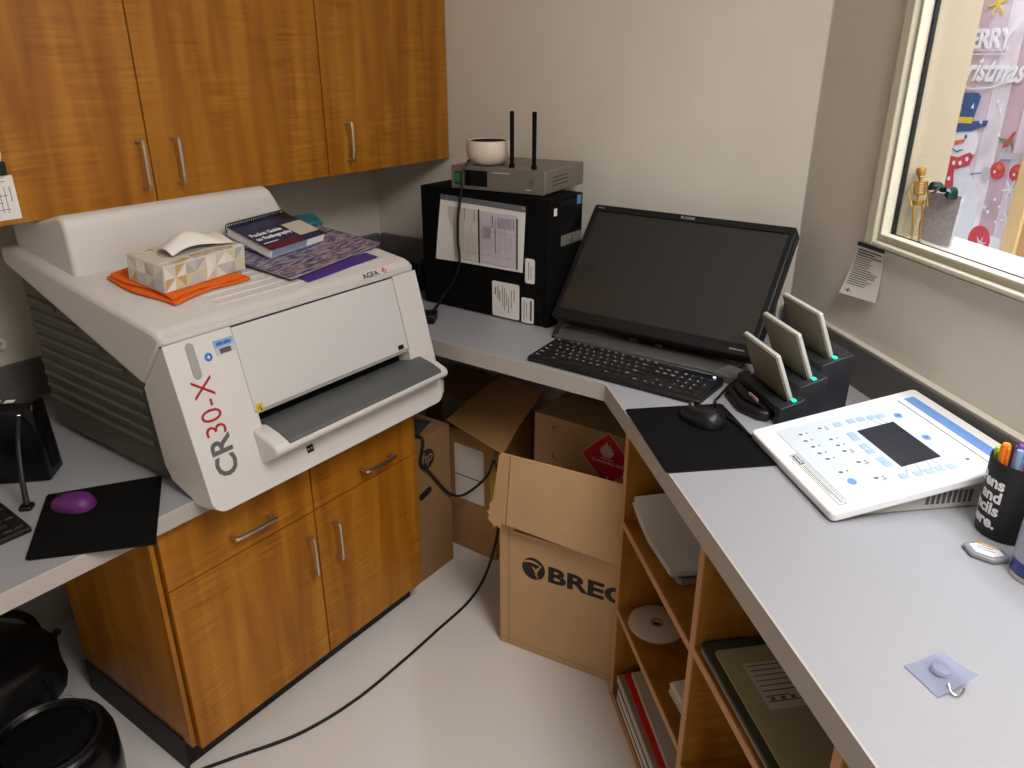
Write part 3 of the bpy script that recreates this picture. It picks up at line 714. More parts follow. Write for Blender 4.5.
# upright black desktop unit with a stand leg
t = empty('desktop_unit', (-1.63, 0.59, HL + 0.0006), (0, 0, R(45)), label='black upright desktop unit with white stickers on the left counter', cat='computer')
obj('case', prism([(-0.0, 0.0), (0.075, 0.0), (0.060, 0.172), (0.010, 0.178), (0.0, 0.165)], -0.34, 0.0, 'x'), M_blackg, t, 0.004)
obj('side_vent', B((0.0002, 0.002, 0.02, 0.055, 0.02, 0.10)), M_blackm, t)
for x in (-0.085, -0.058): obj('sticker', B((x, x + 0.018, 0.016, 0.030, 0.1785, 0.1795)), M_paper, t, rot=(0, 0, 0))
obj('power_light', B((-0.030, -0.025, -0.0012, 0.0, 0.150, 0.157)), mat('led white', '', emit=''), t)
obj('stand_leg', tube([(-0.006, -0.107, 0.008), (-0.012, -0.085, 0.06), (-0.02, -0.045, 0.12), (-0.026, -0.002, 0.155)], 0.011, 8, 6, rs=(0.006, 0.004)), M_black, t)
obj('stand_foot', prism(rrect(-0.018, 0.006, -0.122, -0.096, 0.006), 0, 0.008, 'z'), M_black, t, 0.002)
c = tag(obj('cable', tube([(-1.90, 0.60, HL + 0.004), (-1.96, 0.64, HL + 0.09), (-2.06, 0.66, 0.92), (-2.105, 0.70, 0.86), (-2.11, 0.69, HL + 0.11)], 0.0035), M_black), 'thin dark cable looping behind the black desktop unit', 'cable')
c = tag(obj('cable_clip', tube([(-2.137, 0.70, 0.86), (-2.128, 0.722, 0.872), (-2.128, 0.742, 0.862), (-2.128, 0.748, 0.878), (-2.128, 0.735, 0.885), (-2.128, 0.715, 0.88)], 0.005), M_white2), 'small white looped clip on the left wall', 'clip')

# ------------------------------------------------------------------ floor, lower left
t = empty('floor_speaker', (-1.525, 0.412, 0), (0, 0, R(35)), label='glossy black rounded device with a circular top on the floor by the base cabinet', cat='speaker'); t.scale = (1, 1, 0.86)
obj('body', lathe([(0.0, 0.004), (0.118, 0.004), (0.128, 0.02), (0.132, 0.10), (0.130, 0.19), (0.122, 0.222), (0.108, 0.236), (0.098, 0.238), (0.092, 0.230), (0.0, 0.226)], 40), M_blackg, t)
obj('grille', lathe([(0.0, 0.2325), (0.06, 0.2325), (0.086, 0.2305), (0.090, 0.2275)], 40), M_blackm, t)
obj('rim', lathe([(0.100, 0.2365), (0.103, 0.2405), (0.107, 0.2405), (0.109, 0.236)], 40), M_black, t)
obj('foot_ring', lathe([(0.0, 0.0), (0.11, 0.0), (0.112, 0.0045), (0.0, 0.0045)], 32), M_rubber, t)
obj('badge', tube([(0.05*math.cos(R(a)) * 0.25 - 0.02, 0.121 + 0.02*math.sin(R(a))*0.3, 0.2235 + 0.014*math.sin(R(a))*0.2) for a in range(-60, 240, 30)], 0.0012, 6, 3), M_steel, t)
def lumpy(name, loc, dims, seed, m, **k):
    rnd = random.Random(seed); bm = bmesh.new(); bmesh.ops.create_icosphere(bm, subdivisions=4, radius=1)
    ph = [[rnd.uniform(0, 6.28) for _ in range(3)] for _ in range(5)]
    for v in bm.verts:
        p = v.co.copy(); f = 1.0
        for i, q in enumerate(ph): f += 0.07 / (1 + i*0.5) * math.sin(p.x*(2+i*1.7) + q[0]) * math.sin(p.y*(2+i*1.5) + q[1]) * math.cos(p.z*(2+i) + q[2]) * 2
        c3 = Vector([math.copysign(abs(a) ** 0.7, a) for a in p]) * f
        v.co = Vector((c3.x*dims[0], c3.y*dims[1], max(0, dims[2]*(c3.z + 1) * 0.5 )))
    o = empty(name, loc, (0, 0, R(20)), **k)
    obj('bag_body', bm, m, o, angle=120)
    return o
t = lumpy('black_bag', (-1.865, 0.375, 0), (0.165, 0.195, 0.235), 3, mat('black nylon', '#0c0c0f', 0.5, bump=0.5, bscale=80), label='slumped black bag on the floor under the left counter', cat='bag')
obj('strap', tube([(0.06, 0.06, 0.185), (0.11, 0.08, 0.195), (0.15, 0.09, 0.16), (0.17, 0.08, 0.06)], 0.008), M_black, t)
obj('buckle', B((0.085, 0.125, 0.06, 0.085, 0.192, 0.206)), mat('buckle', '#6d7078', 0.35, metal=0.6), t, 0.003)
tag(obj('power_cable', tube([(-1.85, 0.30, 0.60), (-1.85, 0.40, 0.44), (-1.87, 0.485, 0.325), (-1.93, 0.55, 0.24), (-2.02, 0.60, 0.13), (-2.06, 0.62, 0.014)], 0.011), M_rubber), 'thick black cable hanging under the left counter', 'cable')
tag(obj('cable', tube([(-1.90, 0.585, 0.01), (-1.90, 0.588, 0.11), (-1.90, 0.600, 0.150), (-1.90, 0.612, 0.158), (-1.96, 0.62, 0.12), (-2.02, 0.62, 0.008)], 0.006), M_rubber), 'looped black cable at the back of the base cabinet side', 'cable')
tag(obj('cable', tube([(-2.12, 0.50, 0.25), (-2.10, 0.535, 0.083), (-2.10, 0.545, 0.03), (-2.06, 0.57, 0.005), (-1.98, 0.60, 0.005)], 0.004), M_rubber), 'thin dark wire down the left wall under the counter', 'cable')
tag(obj('extension_cord', tube([(-1.400, 0.465, 0.012), (-1.376, 0.530, 0.0052), (-1.366, 0.612, 0.0052), (-1.325, 0.70, 0.0052), (-1.251, 0.844, 0.0052), (-1.218, 1.00, 0.0052), (-1.214, 1.164, 0.0052), (-1.218, 1.33, 0.0052), (-1.222, 1.48, 0.008), (-1.222, 1.57, 0.06), (-1.206, 1.61, 0.20), (-1.215, 1.635, 0.34), (-1.245, 1.645, 0.415), (-1.27, 1.650, 0.36), (-1.329, 1.662, 0.289), (-1.375, 1.64, 0.25), (-1.3985, 1.60, 0.275), (-1.3985, 1.52, 0.385), (-1.3985, 1.485, 0.43), (-1.398, 1.50, 0.50), (-1.44, 1.50, 0.506)], 0.0042, 8, 10), M_rubber),
    'long black cord across the floor from the black device to the cardboard boxes', 'cord')

# ------------------------------------------------------------------ computer tower on the corner counter
t = empty('computer_tower', (-1.372, 1.767, HC + 0.0006), (0, 0, 0), label='black computer tower with papers on its side panel on the corner counter', cat='computer')
hw = 0.2335
obj('case', B((-hw, hw - 0.018, 0.0, 0.174, 0.004, 0.364)), M_blackm, t, 0.002)
obj('front_bezel', B((hw - 0.0175, hw, 0.0, 0.174, 0.0, 0.364)), M_blackm, t, 0.004)
obj('side_panel', B((-hw + 0.004, hw - 0.02, -0.0025, -0.0003, 0.008, 0.358)), M_blackm, t, 0.001)
obj('drive_bay', B((hw, hw + 0.0015, 0.050, 0.166, 0.265, 0.352)), M_blackg, t, 0.001)
obj('drive_plate', B((hw, hw + 0.003, 0.058, 0.166, 0.228, 0.258)), mat('bay silver', '#8d8a85', 0.35, metal=0.5), t, 0.001)
obj('lock', lathe([(0, 0), (0.006, 0), (0.006, 0.002), (0, 0.0025)], 16, mtx=Matrix.Translation((hw + 0.003, 0.105, 0.243)) @ Matrix.Rotation(R(90), 4, 'Y')), M_steel, t)
obj('badge', B((hw, hw + 0.001, 0.020, 0.034, 0.318, 0.338)), M_paper, t); obj('blue_sticker', B((hw + 0.0016, hw + 0.0022, 0.138, 0.160, 0.335, 0.360)), mat('sticker pale blue', '#5c83b8', 0.4), t)
for z in (0.122, 0.130): obj('port_light', lathe([(0, 0), (0.003, 0), (0.003, 0.001), (0, 0.001)], 10, mtx=Matrix.Translation((hw, 0.098, z)) @ Matrix.Rotation(R(90), 4, 'Y')), M_steel, t)
for i, (x, y) in enumerate(((-0.2, 0.03), (0.2, 0.03), (-0.2, 0.15), (0.2, 0.15))): pass
obj('foot', B((-0.21, -0.17, 0.02, 0.16, 0, 0.004)), M_rubber, t); obj('foot', B((0.16, 0.20, 0.02, 0.16, 0, 0.004)), M_rubber, t)
def label_on(par, x0, x1, z0, z1, lines, vertical=True):
    l = obj('white_label', prism(rrect(x0, x1, z0, z1, 0.006), -0.0031, -0.0026, 'y'), M_paper, par)
    bm = bmesh.new()
    for a, b, c_, d in lines: frect(bm, x0 + (x1-x0)*a, x0 + (x1-x0)*b, z0 + (z1-z0)*c_, z0 + (z1-z0)*d, (0, -0.0031, 0), *XZ, th=0.0003)
    obj('label_print', bm, M_ink, l)
X0, Z0 = 1.372, -HC
label_on(t, X0-1.335, X0-1.237, Z0+0.832, Z0+0.939, [(0.1, 0.14, 0.62, 0.82), (0.2, 0.23, 0.5, 0.85), (0.27, 0.30, 0.45, 0.75), (0.38, 0.40, 0.3, 0.9), (0.45, 0.47, 0.2, 0.85), (0.52, 0.54, 0.35, 0.7), (0.6, 0.62, 0.15, 0.6), (0.70, 0.72, 0.3, 0.8), (0.8, 0.82, 0.5, 0.85)])
label_on(t, X0-1.229, X0-1.186, Z0+0.830, Z0+0.906, [(0.2, 0.24, 0.1, 0.9), (0.4, 0.44, 0.2, 0.8), (0.70, 0.85, 0.12, 0.9)])
label_on(t, X0-1.217, X0-1.184, Z0+0.950, Z0+1.022, [(0.35, 0.4, 0.15, 0.85), (0.6, 0.65, 0.2, 0.7)])
# papers hung on the side panel
p = empty('hung_papers', (-1.372, 1.767, HC + 0.0006), (0, 0, 0), label='printed sheets in a clear sleeve hung on the black computer tower', cat='papers')
g = []
for j in range(9):
    b = j / 8; row = []
    for i in range(13):
        a = i / 12
        x = (-1.523 + (-0.021)*(1-b))*(1-a) + (-1.216 - 0.009*(1-b))*a + X0
        z = (0.976 + 0.182*b)*(1-a) + (0.978 + 0.173*b)*a + Z0
        y = -0.0045 - 0.007*math.sin(math.pi*(1-b)*0.5)*max(0, 1 - a*3.2)
        row.append((x, y, z))
    g.append(row)
obj('sleeve', sheet(g, 0.0008), M_paper, p)
obj('top_strip', prism([(X0-1.523, Z0+1.172), (X0-1.216, Z0+1.166), (X0-1.216, Z0+1.150), (X0-1.523, Z0+1.157)], -0.0062, -0.0028, 'y'), mat('strip slate', '#6a7078', 0.4), p, 0.0008)
for x in (-1.50, -1.225): obj('rivet', lathe([(0, 0), (0.004, 0), (0.003, 0.0015), (0, 0.002)], 12, mtx=Matrix.Translation((X0 + x, -0.0062, Z0 + 1.160)) @ Matrix.Rotation(R(90), 4, 'X')), M_steel, p)
def pl(bm, x0, x1, z0, z1): frect(bm, X0 + x0, X0 + x1, Z0 + z0, Z0 + z1, (0, -0.0062, 0), *XZ, th=0.0003)
bm = bmesh.new(); pl(bm, -1.494, -1.384, 0.988, 1.140)
obj('sheet', bm, mat('copy paper', '#d3cdc8', 0.85), p)
bm = bmesh.new(); pl(bm, -1.374, -1.246, 0.988, 1.138)
obj('sheet', bm, mat('lilac paper', '#cbc4cf', 0.85), p)
def pl2(bm, x0, x1, z0, z1): frect(bm, X0 + x0, X0 + x1, Z0 + z0, Z0 + z1, (0, -0.0066, 0), *XZ, th=0.0003)
bm = bmesh.new(); pl2(bm, -1.3815, -1.3765, 0.985, 1.142); pl2(bm, -1.2455, -1.2405, 0.985, 1.130); obj('black_bar', bm, M_black, p)
bm = bmesh.new(); pl2(bm, -1.4325, -1.4305, 1.105, 1.142); pl2(bm, -1.396, -1.394, 1.105, 1.138); pl2(bm, -1.331, -1.328, 1.095, 1.130); pl2(bm, -1.2565, -1.254, 1.095, 1.125); pl2(bm, -1.3205, -1.3188, 1.02, 1.12)
obj('rule_lines', bm, M_ink, p)
bm = bmesh.new(); rnd = random.Random(2)
for k in range(9): pl2(bm, -1.487 + 0.0062*k, -1.4862 + 0.0062*k, 1.0 + rnd.random()*0.02, 1.09 + rnd.random()*0.045)
for k in range(7): pl2(bm, -1.426 + 0.0055*k, -1.4252 + 0.0055*k, 1.0 + rnd.random()*0.03, 1.06 + rnd.random()*0.035)
for k in range(18): pl2(bm, -1.368 + 0.0062*k, -1.367 + 0.0062*k, 1.0 + rnd.random()*0.04, 1.06 + rnd.random()*0.06)
pl2(bm, -1.494, -1.384, 1.012, 1.0128); pl2(bm, -1.374, -1.246, 1.012, 1.0128); pl2(bm, -1.374, -1.246, 1.082, 1.083)
obj('printing', bm, M_inkl, p)
bm = bmesh.new(); pl2(bm, -1.366, -1.336, 1.060, 1.096); pl2(bm, -1.312, -1.262, 1.096, 1.126); obj('shaded_field', bm, mat('lilac field', '#aca4b8', 0.85), p)

# silver box with two antennas
RT = 1.1905
t = empty('silver_receiver', (-1.328, 1.780, RT + 0.0006), (0, 0, R(6.5)), label='silver grey electronic box lying on top of the black computer tower', cat='receiver')
M_sil = mat('silver grey paint', '#7d7871', 0.42, metal=0.35)
obj('case', B((-0.152, 0.152, 0.006, 0.258, 0.004, 0.068)), M_sil, t, 0.004, 3)
obj('front_plate', B((-0.152, 0.152, 0.0, 0.0057, 0.003, 0.068)), M_sil, t, 0.002)
sw = obj('rocker_switch', B((-0.138, -0.116, -0.003, -0.0002, 0.018, 0.052)), M_black, t, 0.001)
obj('rocker', B((-0.1355, -0.1185, -0.0055, -0.003, 0.022, 0.048)), mat('switch green', '#0e6b45', 0.3, emit='#0c7a4c', es=0.15), sw, 0.001)
obj('display_window', B((-0.106, -0.030, -0.0014, -0.0002, 0.014, 0.058)), M_blackg, t, 0.0005)
obj('button', lathe([(0, 0), (0.009, 0), (0.0085, 0.003), (0, 0.0035)], 20, mtx=Matrix.Translation((0.112, -0.0001, 0.036)) @ Matrix.Rotation(R(90), 4, 'X')), mat('button grey', '#6d6963', 0.35, metal=0.3), t)
bm = bmesh.new(); frect(bm, -0.012, 0.042, 0.054, 0.0565, (0, -0.0001, 0), *XZ); frect(bm, 0.094, 0.110, 0.014, 0.017, (0, -0.0001, 0), *XZ); obj('marking', bm, mat('pale mark', '#c9c5bd', 0.5), t)
bm = bmesh.new()
for k in range(3): addbox(bm, 0.152, 0.1525, 0.05, 0.15, 0.024 + 0.011*k, 0.026 + 0.011*k)
obj('vent_slot', bm, M_dark, t)['kind'] = 'stuff'
obj('foot', B((-0.12, -0.10, 0.02, 0.04, 0, 0.004), (0.10, 0.12, 0.02, 0.04, 0, 0.004), (-0.12, -0.10, 0.13, 0.15, 0, 0.004), (0.10, 0.12, 0.13, 0.15, 0, 0.004)), M_rubber, t)['kind'] = 'stuff'
for x in (0.032, 0.102):
    a = obj('antenna', lathe([(0, 0.0675), (0.008, 0.0675), (0.008, 0.078), (0.0058, 0.080), (0.0062, 0.215), (0.005, 0.219), (0, 0.219)], 14, c=(x, 0.032)), M_blackm, t)
t = empty('round_camera', (-1.402, 1.842, RT + 0.0700), (0, 0, R(10)), label='white bowl-shaped device with a black top standing on the silver box', cat='device')
obj('body', lathe([(0.0, 0.0), (0.040, 0.0), (0.050, 0.004), (0.062, 0.020), (0.0655, 0.038), (0.064, 0.055), (0.060, 0.0645), (0.057, 0.066), (0.054, 0.0635), (0.0, 0.0615)], 40), mat('cream plastic', '#d8cdc0', 0.4), t)
obj('black_top', lathe([(0.0, 0.065), (0.050, 0.065), (0.055, 0.063), (0.055, 0.0605)], 40), M_blackm, t)
obj('sensor', B((-0.0385, -0.0355, -0.0500, -0.0440, 0.028, 0.036)), M_black, t)
tag(obj('device_cable', tube([(-1.424, 1.778, RT + 0.084), (-1.422, 1.768, RT + 0.078), (-1.428, 1.748, RT + 0.05), (-1.432, 1.750, RT), (-1.444, 1.747, 1.12), (-1.447, 1.746, 1.046), (-1.443, 1.746, 0.981), (-1.466, 1.742, 0.92), (-1.498, 1.735, 0.876), (-1.490, 1.690, 0.850), (-1.482, 1.655, 0.8415)], 0.0042, 8, 8), M_black), 'thin black cable hanging from the white bowl device over the papers', 'cable')
t = empty('power_adapter', (-1.462, 1.620, HC + 0.0006), (0, 0, R(30)), label='small black power adapter on the corner counter beside the tower', cat='adapter')
obj('adapter_body', B((-0.022, 0.022, -0.03, 0.03, 0, 0.027)), M_black, t, 0.004)
obj('cord_stub', tube([(0.0, 0.03, 0.014), (0.0, 0.04, 0.014)], 0.005, 8, 0), M_black, t)
# dark box and cables in the corner behind the tower
t = empty('cable_box', (-1.80, 1.86, HC + 0.0006), (0, 0, R(0)), label='dark cable box in the corner left of the computer tower', cat='box')
obj('box_body', B((-0.10, 0.10, -0.06, 0.10, 0, 0.055)), M_blackm, t, 0.003)
obj('lead', tube([(0.10, -0.02, 0.03), (0.14, -0.05, 0.05), (0.155, -0.07, 0.10), (0.15, -0.02, 0.14)], 0.004), M_black, t)
obj('lead', tube([(0.10, 0.0, 0.02), (0.15, -0.08, 0.01), (0.12, -0.12, 0.006), (0.0, -0.14, 0.006)], 0.004), M_black, t)

# ------------------------------------------------------------------ touch monitor leaning back on the counter
t = empty('touch_monitor', (-0.827, 1.753, HC + 0.0006), (0, 0, 0), label='wide black touch monitor leaning back with a dark blank screen', cat='monitor')
TI = 0.688; zb0 = 0.044
MM = Matrix.Translation((0, 0, zb0)) @ Matrix.Rotation(-TI, 4, 'X')    # local: x right, y depth, z up the panel
mw, mh = 0.2895, 0.361
bm = bmesh.new(); addprism(bm, rrect(-mw, mw, 0, mh, 0.008), 0.004, 0.040, 'y', MM); obj('housing', bm, M_black, t, 0.004)
o = obj('bezel', prism(rrect(-mw, mw, 0, mh, 0.008), -0.008, 0.0035, 'y', MM), M_black, t)
boolean_cut(o, [prism([(-mw + 0.015, 0.032), (mw - 0.016, 0.032), (mw - 0.016, mh - 0.020), (-mw + 0.015, mh - 0.020)], -0.05, -0.002, 'y', MM)])
md = o.modifiers.new('bevel', 'BEVEL'); md.width = 0.003; md.segments = 2; md.limit_method = 'ANGLE'
obj('screen', prism([(-mw + 0.0155, 0.0325), (mw - 0.0165, 0.0325), (mw - 0.0165, mh - 0.0205), (-mw + 0.0155, mh - 0.0205)], -0.0036, -0.0021, 'y', MM), mat('screen glass', '#32312e', 0.16, spec=0.6), t)
def mo(x, z, d=-0.0082): v = MM @ Vector((x, d, z)); return tuple(v)
md3 = MM.to_3x3()
text('maker_name', 'PLANAR', 0.011, mat('logo grey', '#8d8d8d', 0.4), t, mo(0, mh - 0.014), md3 @ Vector((1, 0, 0)), md3 @ Vector((0, 0, 1)), align='CENTER', bold=0.03)
bm = bmesh.new()
for x0, x1 in ((-mw + 0.014, -mw + 0.034), (mw - 0.062, mw - 0.024)):
    frect(bm, x0, x1, 0, 0.003, mo(0, mh - 0.0115) if x0 < 0 else mo(0, 0.013), md3 @ Vector((1, 0, 0)), md3 @ Vector((0, 0, 1)))
obj('marking', bm, mat('logo grey', ''), t)
M_stand = mat('stand grey', '#55534f', 0.45)
obj('stand_base', B((-0.262, 0.250, -0.040, 0.16, 0.0, 0.010)), M_stand, t, 0.003)
obj('hinge_block', B((-0.06, -0.035, 0.03, 0.09, 0.0105, 0.040), (0.015, 0.04, 0.03, 0.09, 0.0105, 0.040)), M_stand, t, 0.002)['kind'] = 'stuff'
obj('hinge_bar', prism(circ(0.05, 0.034, 0.011, 14), -0.055, 0.075, 'x'), M_stand, t)
obj('rear_strut', prism([(0.125, 0.010), (0.155, 0.010), (0.235, 0.24), (0.215, 0.25)], -0.16, 0.16, 'x'), M_black, t, 0.003)
for x in (-0.262,): obj('chrome_foot', prism([(-0.045, 0.0), (-0.030, 0.0), (0.000, 0.038), (-0.010, 0.042)], x, x + 0.010, 'x'), M_black, t, 0.001)

keyboard('computer_keyboard', (-0.808, 1.520, HC + 0.0006), R(-1), label='black keyboard with number pad in front of the monitor', cat='keyboard')
t = RF('mouse_pad', 'black mouse pad at the counter edge under the black mouse', 'mouse pad', 0.293, 0.1125, HC + 0.0003, R(-1.5))
obj('pad', prism(rrect(-0.142, 0.142, -0.1105, 0.112, 0.008), 0.0, 0.003, 'z'), M_blackm, t, 0.001)
obj('stitched_edge', prism(rrect(-0.1435, 0.1435, -0.1118, 0.1132, 0.008), 0.0003, 0.0018, 'z'), M_black, t)
c = RF('x', s=0.235, t=0.148); loc = c.location.copy(); bpy.data.objects.remove(c)
mouse('computer_mouse', (loc.x, loc.y, HC + 0.0036), R(75), mat('mouse black', '#141416', 0.32), M_steel, label='black computer mouse on the right-hand mouse pad', cat='mouse')

# small hub and leads
t = empty('usb_hub', (-0.572, 1.690, HC + 0.0006), (0, 0, R(-14)), label='small grey hub beside the keyboard under the monitor corner', cat='hub')
obj('hub_body', B((-0.038, 0.038, -0.010, 0.055, 0, 0.020)), mat('hub grey', '#6b6a66', 0.35), t, 0.004)
obj('plug', B((0.0385, 0.048, 0.025, 0.04, 0.004, 0.014)), M_black, t, 0.001)
tag(obj('cable', tube([(-0.530, 1.715, HC + 0.030), (-0.548, 1.670, HC + 0.016), (-0.556, 1.627, HC + 0.004), (-0.552, 1.590, HC + 0.004), (-0.545, 1.545, HC + 0.007), (-0.51, 1.500, HC + 0.0075), (-0.46, 1.462, HC + 0.0075), (-0.425, 1.432, HC + 0.006)], 0.0028, 8, 8), M_black), 'thin black lead running beside the charging dock', 'cable')

# ------------------------------------------------------------------ charging dock with three thin panels
t = RF('charging_dock', 'black stepped charging dock with three teal lights holding grey panels', 'dock', 0, 0, HC + 0.0006)
M_dock = mat('dock slate', '#26292d', 0.5)
PL = [(0.189, 0.329, 0.880), (0.163, 0.383, 0.915), (0.133, 0.443, 0.948)]
obj('dock_base', prism([(0.090, 0.280), (0.110, 0.254), (0.20, 0.246), (0.250, 0.268), (0.262, 0.290), (0.240, 0.300), (0.200, 0.478), (0.05, 0.478), (0.05, 0.37)], 0, 0.024, 'z'), M_black, t, 0.008, 3)
obj('cable_tray', prism([(0.115, 0.268), (0.19, 0.260), (0.245, 0.282), (0.11, 0.288)], 0.0245, 0.034, 'z'), M_black, t, 0.004)
obj('tag_strip', B((0.185, 0.225, 0.2735, 0.2775, 0.0345, 0.040)), mat('tag pink', '#b58a86', 0.5), t)
lean = -0.40
for i, (s, tt, z) in enumerate(PL):
    t0 = tt - 0.034; t1 = PL[i+1][1] - 0.0345 if i < 2 else 0.482
    h = z - HC
    M = Matrix.Translation((s, tt, h)) @ Matrix.Rotation(-lean, 4, 'X')
    # block with a slanted slot
    b = obj('dock_step', prism([(t0, 0.0245), (t1, 0.0245), (t1, h + 0.010), (tt + 0.014, h + 0.002), (tt + 0.014, h - 0.018), (tt - 0.010, h - 0.018), (tt - 0.014, h - 0.005), (t0, h - 0.012)], s - 0.108, s + 0.078, 'x'), M_dock, t, 0.002)
    obj('end_cap', prism([(t0, 0.0), (t1, 0.0), (t1, h + 0.010), (tt + 0.010, h + 0.004), (tt - 0.012, h - 0.003), (t0, h - 0.010)], s + 0.0785, s + 0.100, 'x'), M_dock, t, 0.002)
    obj('status_light', prism(rrect(-0.006, 0.006, -0.004, 0.004, 0.002), 0.0, 0.0022, 'z', Matrix.Translation((s + 0.089, tt, h + 0.002)) @ Matrix.Rotation(R(15), 4, 'X')), mat('led teal', '#1fd0a8', 0.3, emit='#1fe0b4', es=1.6), t)
    q = RF('detector_panel', ['grey flat panel standing in the dock, nearest the mouse', 'grey flat panel standing in the middle dock slot', 'grey flat panel standing in the dock, nearest the window wall'][i], 'panel', s, tt, z, group='panels charging in the dock')
    ML = Matrix.Rotation(-lean, 4, 'X')
    obj('panel_face', prism(rrect(-0.082, 0.074, -0.010, 0.1065, 0.003), -0.0062, -0.0026, 'y', ML), mat('panel taupe', '#7f7867', 0.42), q, 0.0008)
    obj('panel_shell', prism(rrect(-0.0835, 0.0755, -0.012, 0.108, 0.004), -0.0025, 0.0055, 'y', ML), mat('panel light', '#c3c3bd', 0.4), q, 0.001)

# ------------------------------------------------------------------ control console
t = empty('control_console', (-0.306, 1.322, 0), (0, 0, -0.805), label='white control console with blue keys and a dark display on the window counter', cat='console')
TC = math.pi/2 - 1.369
CM0 = Matrix.Translation((0, -0.012, 0.8455)) @ Matrix.Rotation(TC, 4, 'X')   # local: x along, y up the slope, z normal
CM = CM0 @ Matrix.Translation((0, 0.012, 0.0))
cw, chh = 0.159, 0.355
obj('housing', prism(rrect(-cw, cw, 0, chh, 0.010), -0.0182, 0.0, 'z', CM0), M_white2, t, 0.004, 3)
by = math.cos(TC) * chh - 0.032; bz = math.sin(TC) * chh + 0.8455 - 0.0240
obj('base', prism([(0.035, HC + 0.0006), (by, HC + 0.0006), (by, bz - 0.004), (0.035, 0.8455 + math.sin(TC)*0.047 - 0.0203)], -cw + 0.02, cw - 0.016, 'x'), mat('console base', '#b9b7b0', 0.5), t, 0.003)
obj('front_foot', B((-0.12, 0.12, 0.006, 0.030, HC + 0.0006, 0.8278)), M_rubber, t)
bm = bmesh.new()
for k in range(9): addbox(bm, cw - 0.0159, cw - 0.0152, 0.17 + 0.010*k, 0.176 + 0.010*k, HC + 0.012, HC + 0.036)
obj('rating_print', bm, M_ink, t)['kind'] = 'stuff'
cx = tuple(CM.to_3x3() @ Vector((1, 0, 0))); cy = tuple(CM.to_3x3() @ Vector((0, 1, 0)))
def cp(x, y, h=0.0): return tuple(CM @ Vector((x, y, h)))
def cprism(name, pts, h0, h1, m, par=t, bev=0): return obj(name, prism(pts, h0, h1, 'z', CM), m, par, bev)
ov = cprism('overlay', rrect(-0.128, 0.134, 0.028, 0.286, 0.006), 0.0002, 0.0012, mat('overlay pale blue', '#d3dde6', 0.35))
cprism('header_stripe', [(-0.128, 0.301), (0.125, 0.301), (0.125, 0.321), (-0.128, 0.321)], 0.0002, 0.0010, mat('stripe blue', '#6d9be0', 0.4))
cprism('overlay_edge', [(-0.128, 0.287), (0.136, 0.287), (0.136, 0.2885), (-0.128, 0.2885)], 0.0002, 0.0006, M_ink)
cprism('display', [(-0.057, 0.159), (0.085, 0.159), (0.085, 0.233), (-0.057, 0.233)], 0.0013, 0.0022, mat('display dark', '#2c2e38', 0.2))
M_ck = mat('key blue', '#a9c3f2', 0.4)
for x, y in [(-0.096, 0.141), (-0.096, 0.169), (-0.094, 0.188), (-0.091, 0.208), (-0.088, 0.226), (-0.051, 0.144), (-0.034, 0.143), (-0.003, 0.142), (0.017, 0.142), (0.050, 0.143), (0.067, 0.144), (0.111, 0.146), (0.114, 0.171), (0.115, 0.190), (0.116, 0.209), (0.118, 0.229)]:
    kk = cprism('key', rrect(x - 0.0078, x + 0.0078, y - 0.0068, y + 0.0068, 0.0015), 0.0013, 0.0022, M_ck)
for x, y in [(-0.074, 0.254), (0.019, 0.250), (0.090, 0.064)]: cprism('oval_key', circ(x, y, 0.010, 18, 0.0068), 0.0013, 0.0022, mat('key mid blue', '#6f9fe6', 0.4))
for x, y in [(-0.044, 0.256), (0.111, 0.264)]: cprism('white_key', circ(x, y, 0.009, 18, 0.006), 0.0013, 0.0018, mat('key pale', '#dfe6ee', 0.4))
M_sym = mat('symbol grey', '#5f6a7c', 0.5)
pale = mat('key pale', '')
for i, (x, y) in enumerate([(-0.093, 0.063), (-0.067, 0.060), (-0.042, 0.062), (-0.016, 0.061), (0.008, 0.064), (-0.098, 0.105), (-0.051, 0.103), (-0.026, 0.103), (-0.003, 0.103), (0.041, 0.105), (0.057, 0.062), (0.098, 0.104)]):
    cprism('pale_key', rrect(x - 0.008, x + 0.008, y - 0.007, y + 0.007, 0.0015), 0.0013, 0.0018, pale)
    bm = bmesh.new(); rnd = random.Random(i)
    flat(bm, [(-0.004, -0.003), (-0.001, -0.004), (0.003, -0.002), (0.004, 0.002), (0.0, 0.004), (-0.003, 0.002)], cp(x, y, 0.0018), cx, cy, 0.0003)
    frect(bm, -0.0015, 0.0015, 0.0105, 0.0135, cp(x, y, 0.0013), cx, cy)
    if i in (5, 8, 9, 11): frect(bm, 0.004, 0.010, 0.0125, 0.0140, cp(x, y, 0.0013), cx, cy); frect(bm, 0.006, 0.012, 0.0085, 0.0100, cp(x, y, 0.0013), cx, cy)
    obj('key_symbol', bm, M_sym, t)
bm = bmesh.new()
for x, y in [(0.019, 0.250), (-0.074, 0.254), (0.111, 0.264)]: flat(bm, [(-0.004, -0.002), (0.004, -0.003), (0.003, 0.003), (-0.002, 0.003)], cp(x, y, 0.0022), cx, cy, 0.0003)
obj('key_symbol', bm, M_sym, t)
bm = bmesh.new()
for x0, x1 in ((-0.036, 0.142),):
    for a, b, c_, d in ((x0, x1, 0.011, 0.0117), (x0, x1, 0.0243, 0.025), (x0, x0 + 0.0008, 0.011, 0.025), (x1 - 0.0008, x1, 0.011, 0.025)): frect(bm, a, b, c_, d, cp(0, 0, 0.0001), cx, cy)
obj('notice_frame', bm, M_ink, t)
bm = bmesh.new(); frect(bm, -0.032, 0.002, 0.014, 0.022, cp(0, 0, 0.0001), cx, cy); obj('notice_heading', bm, M_black, t)
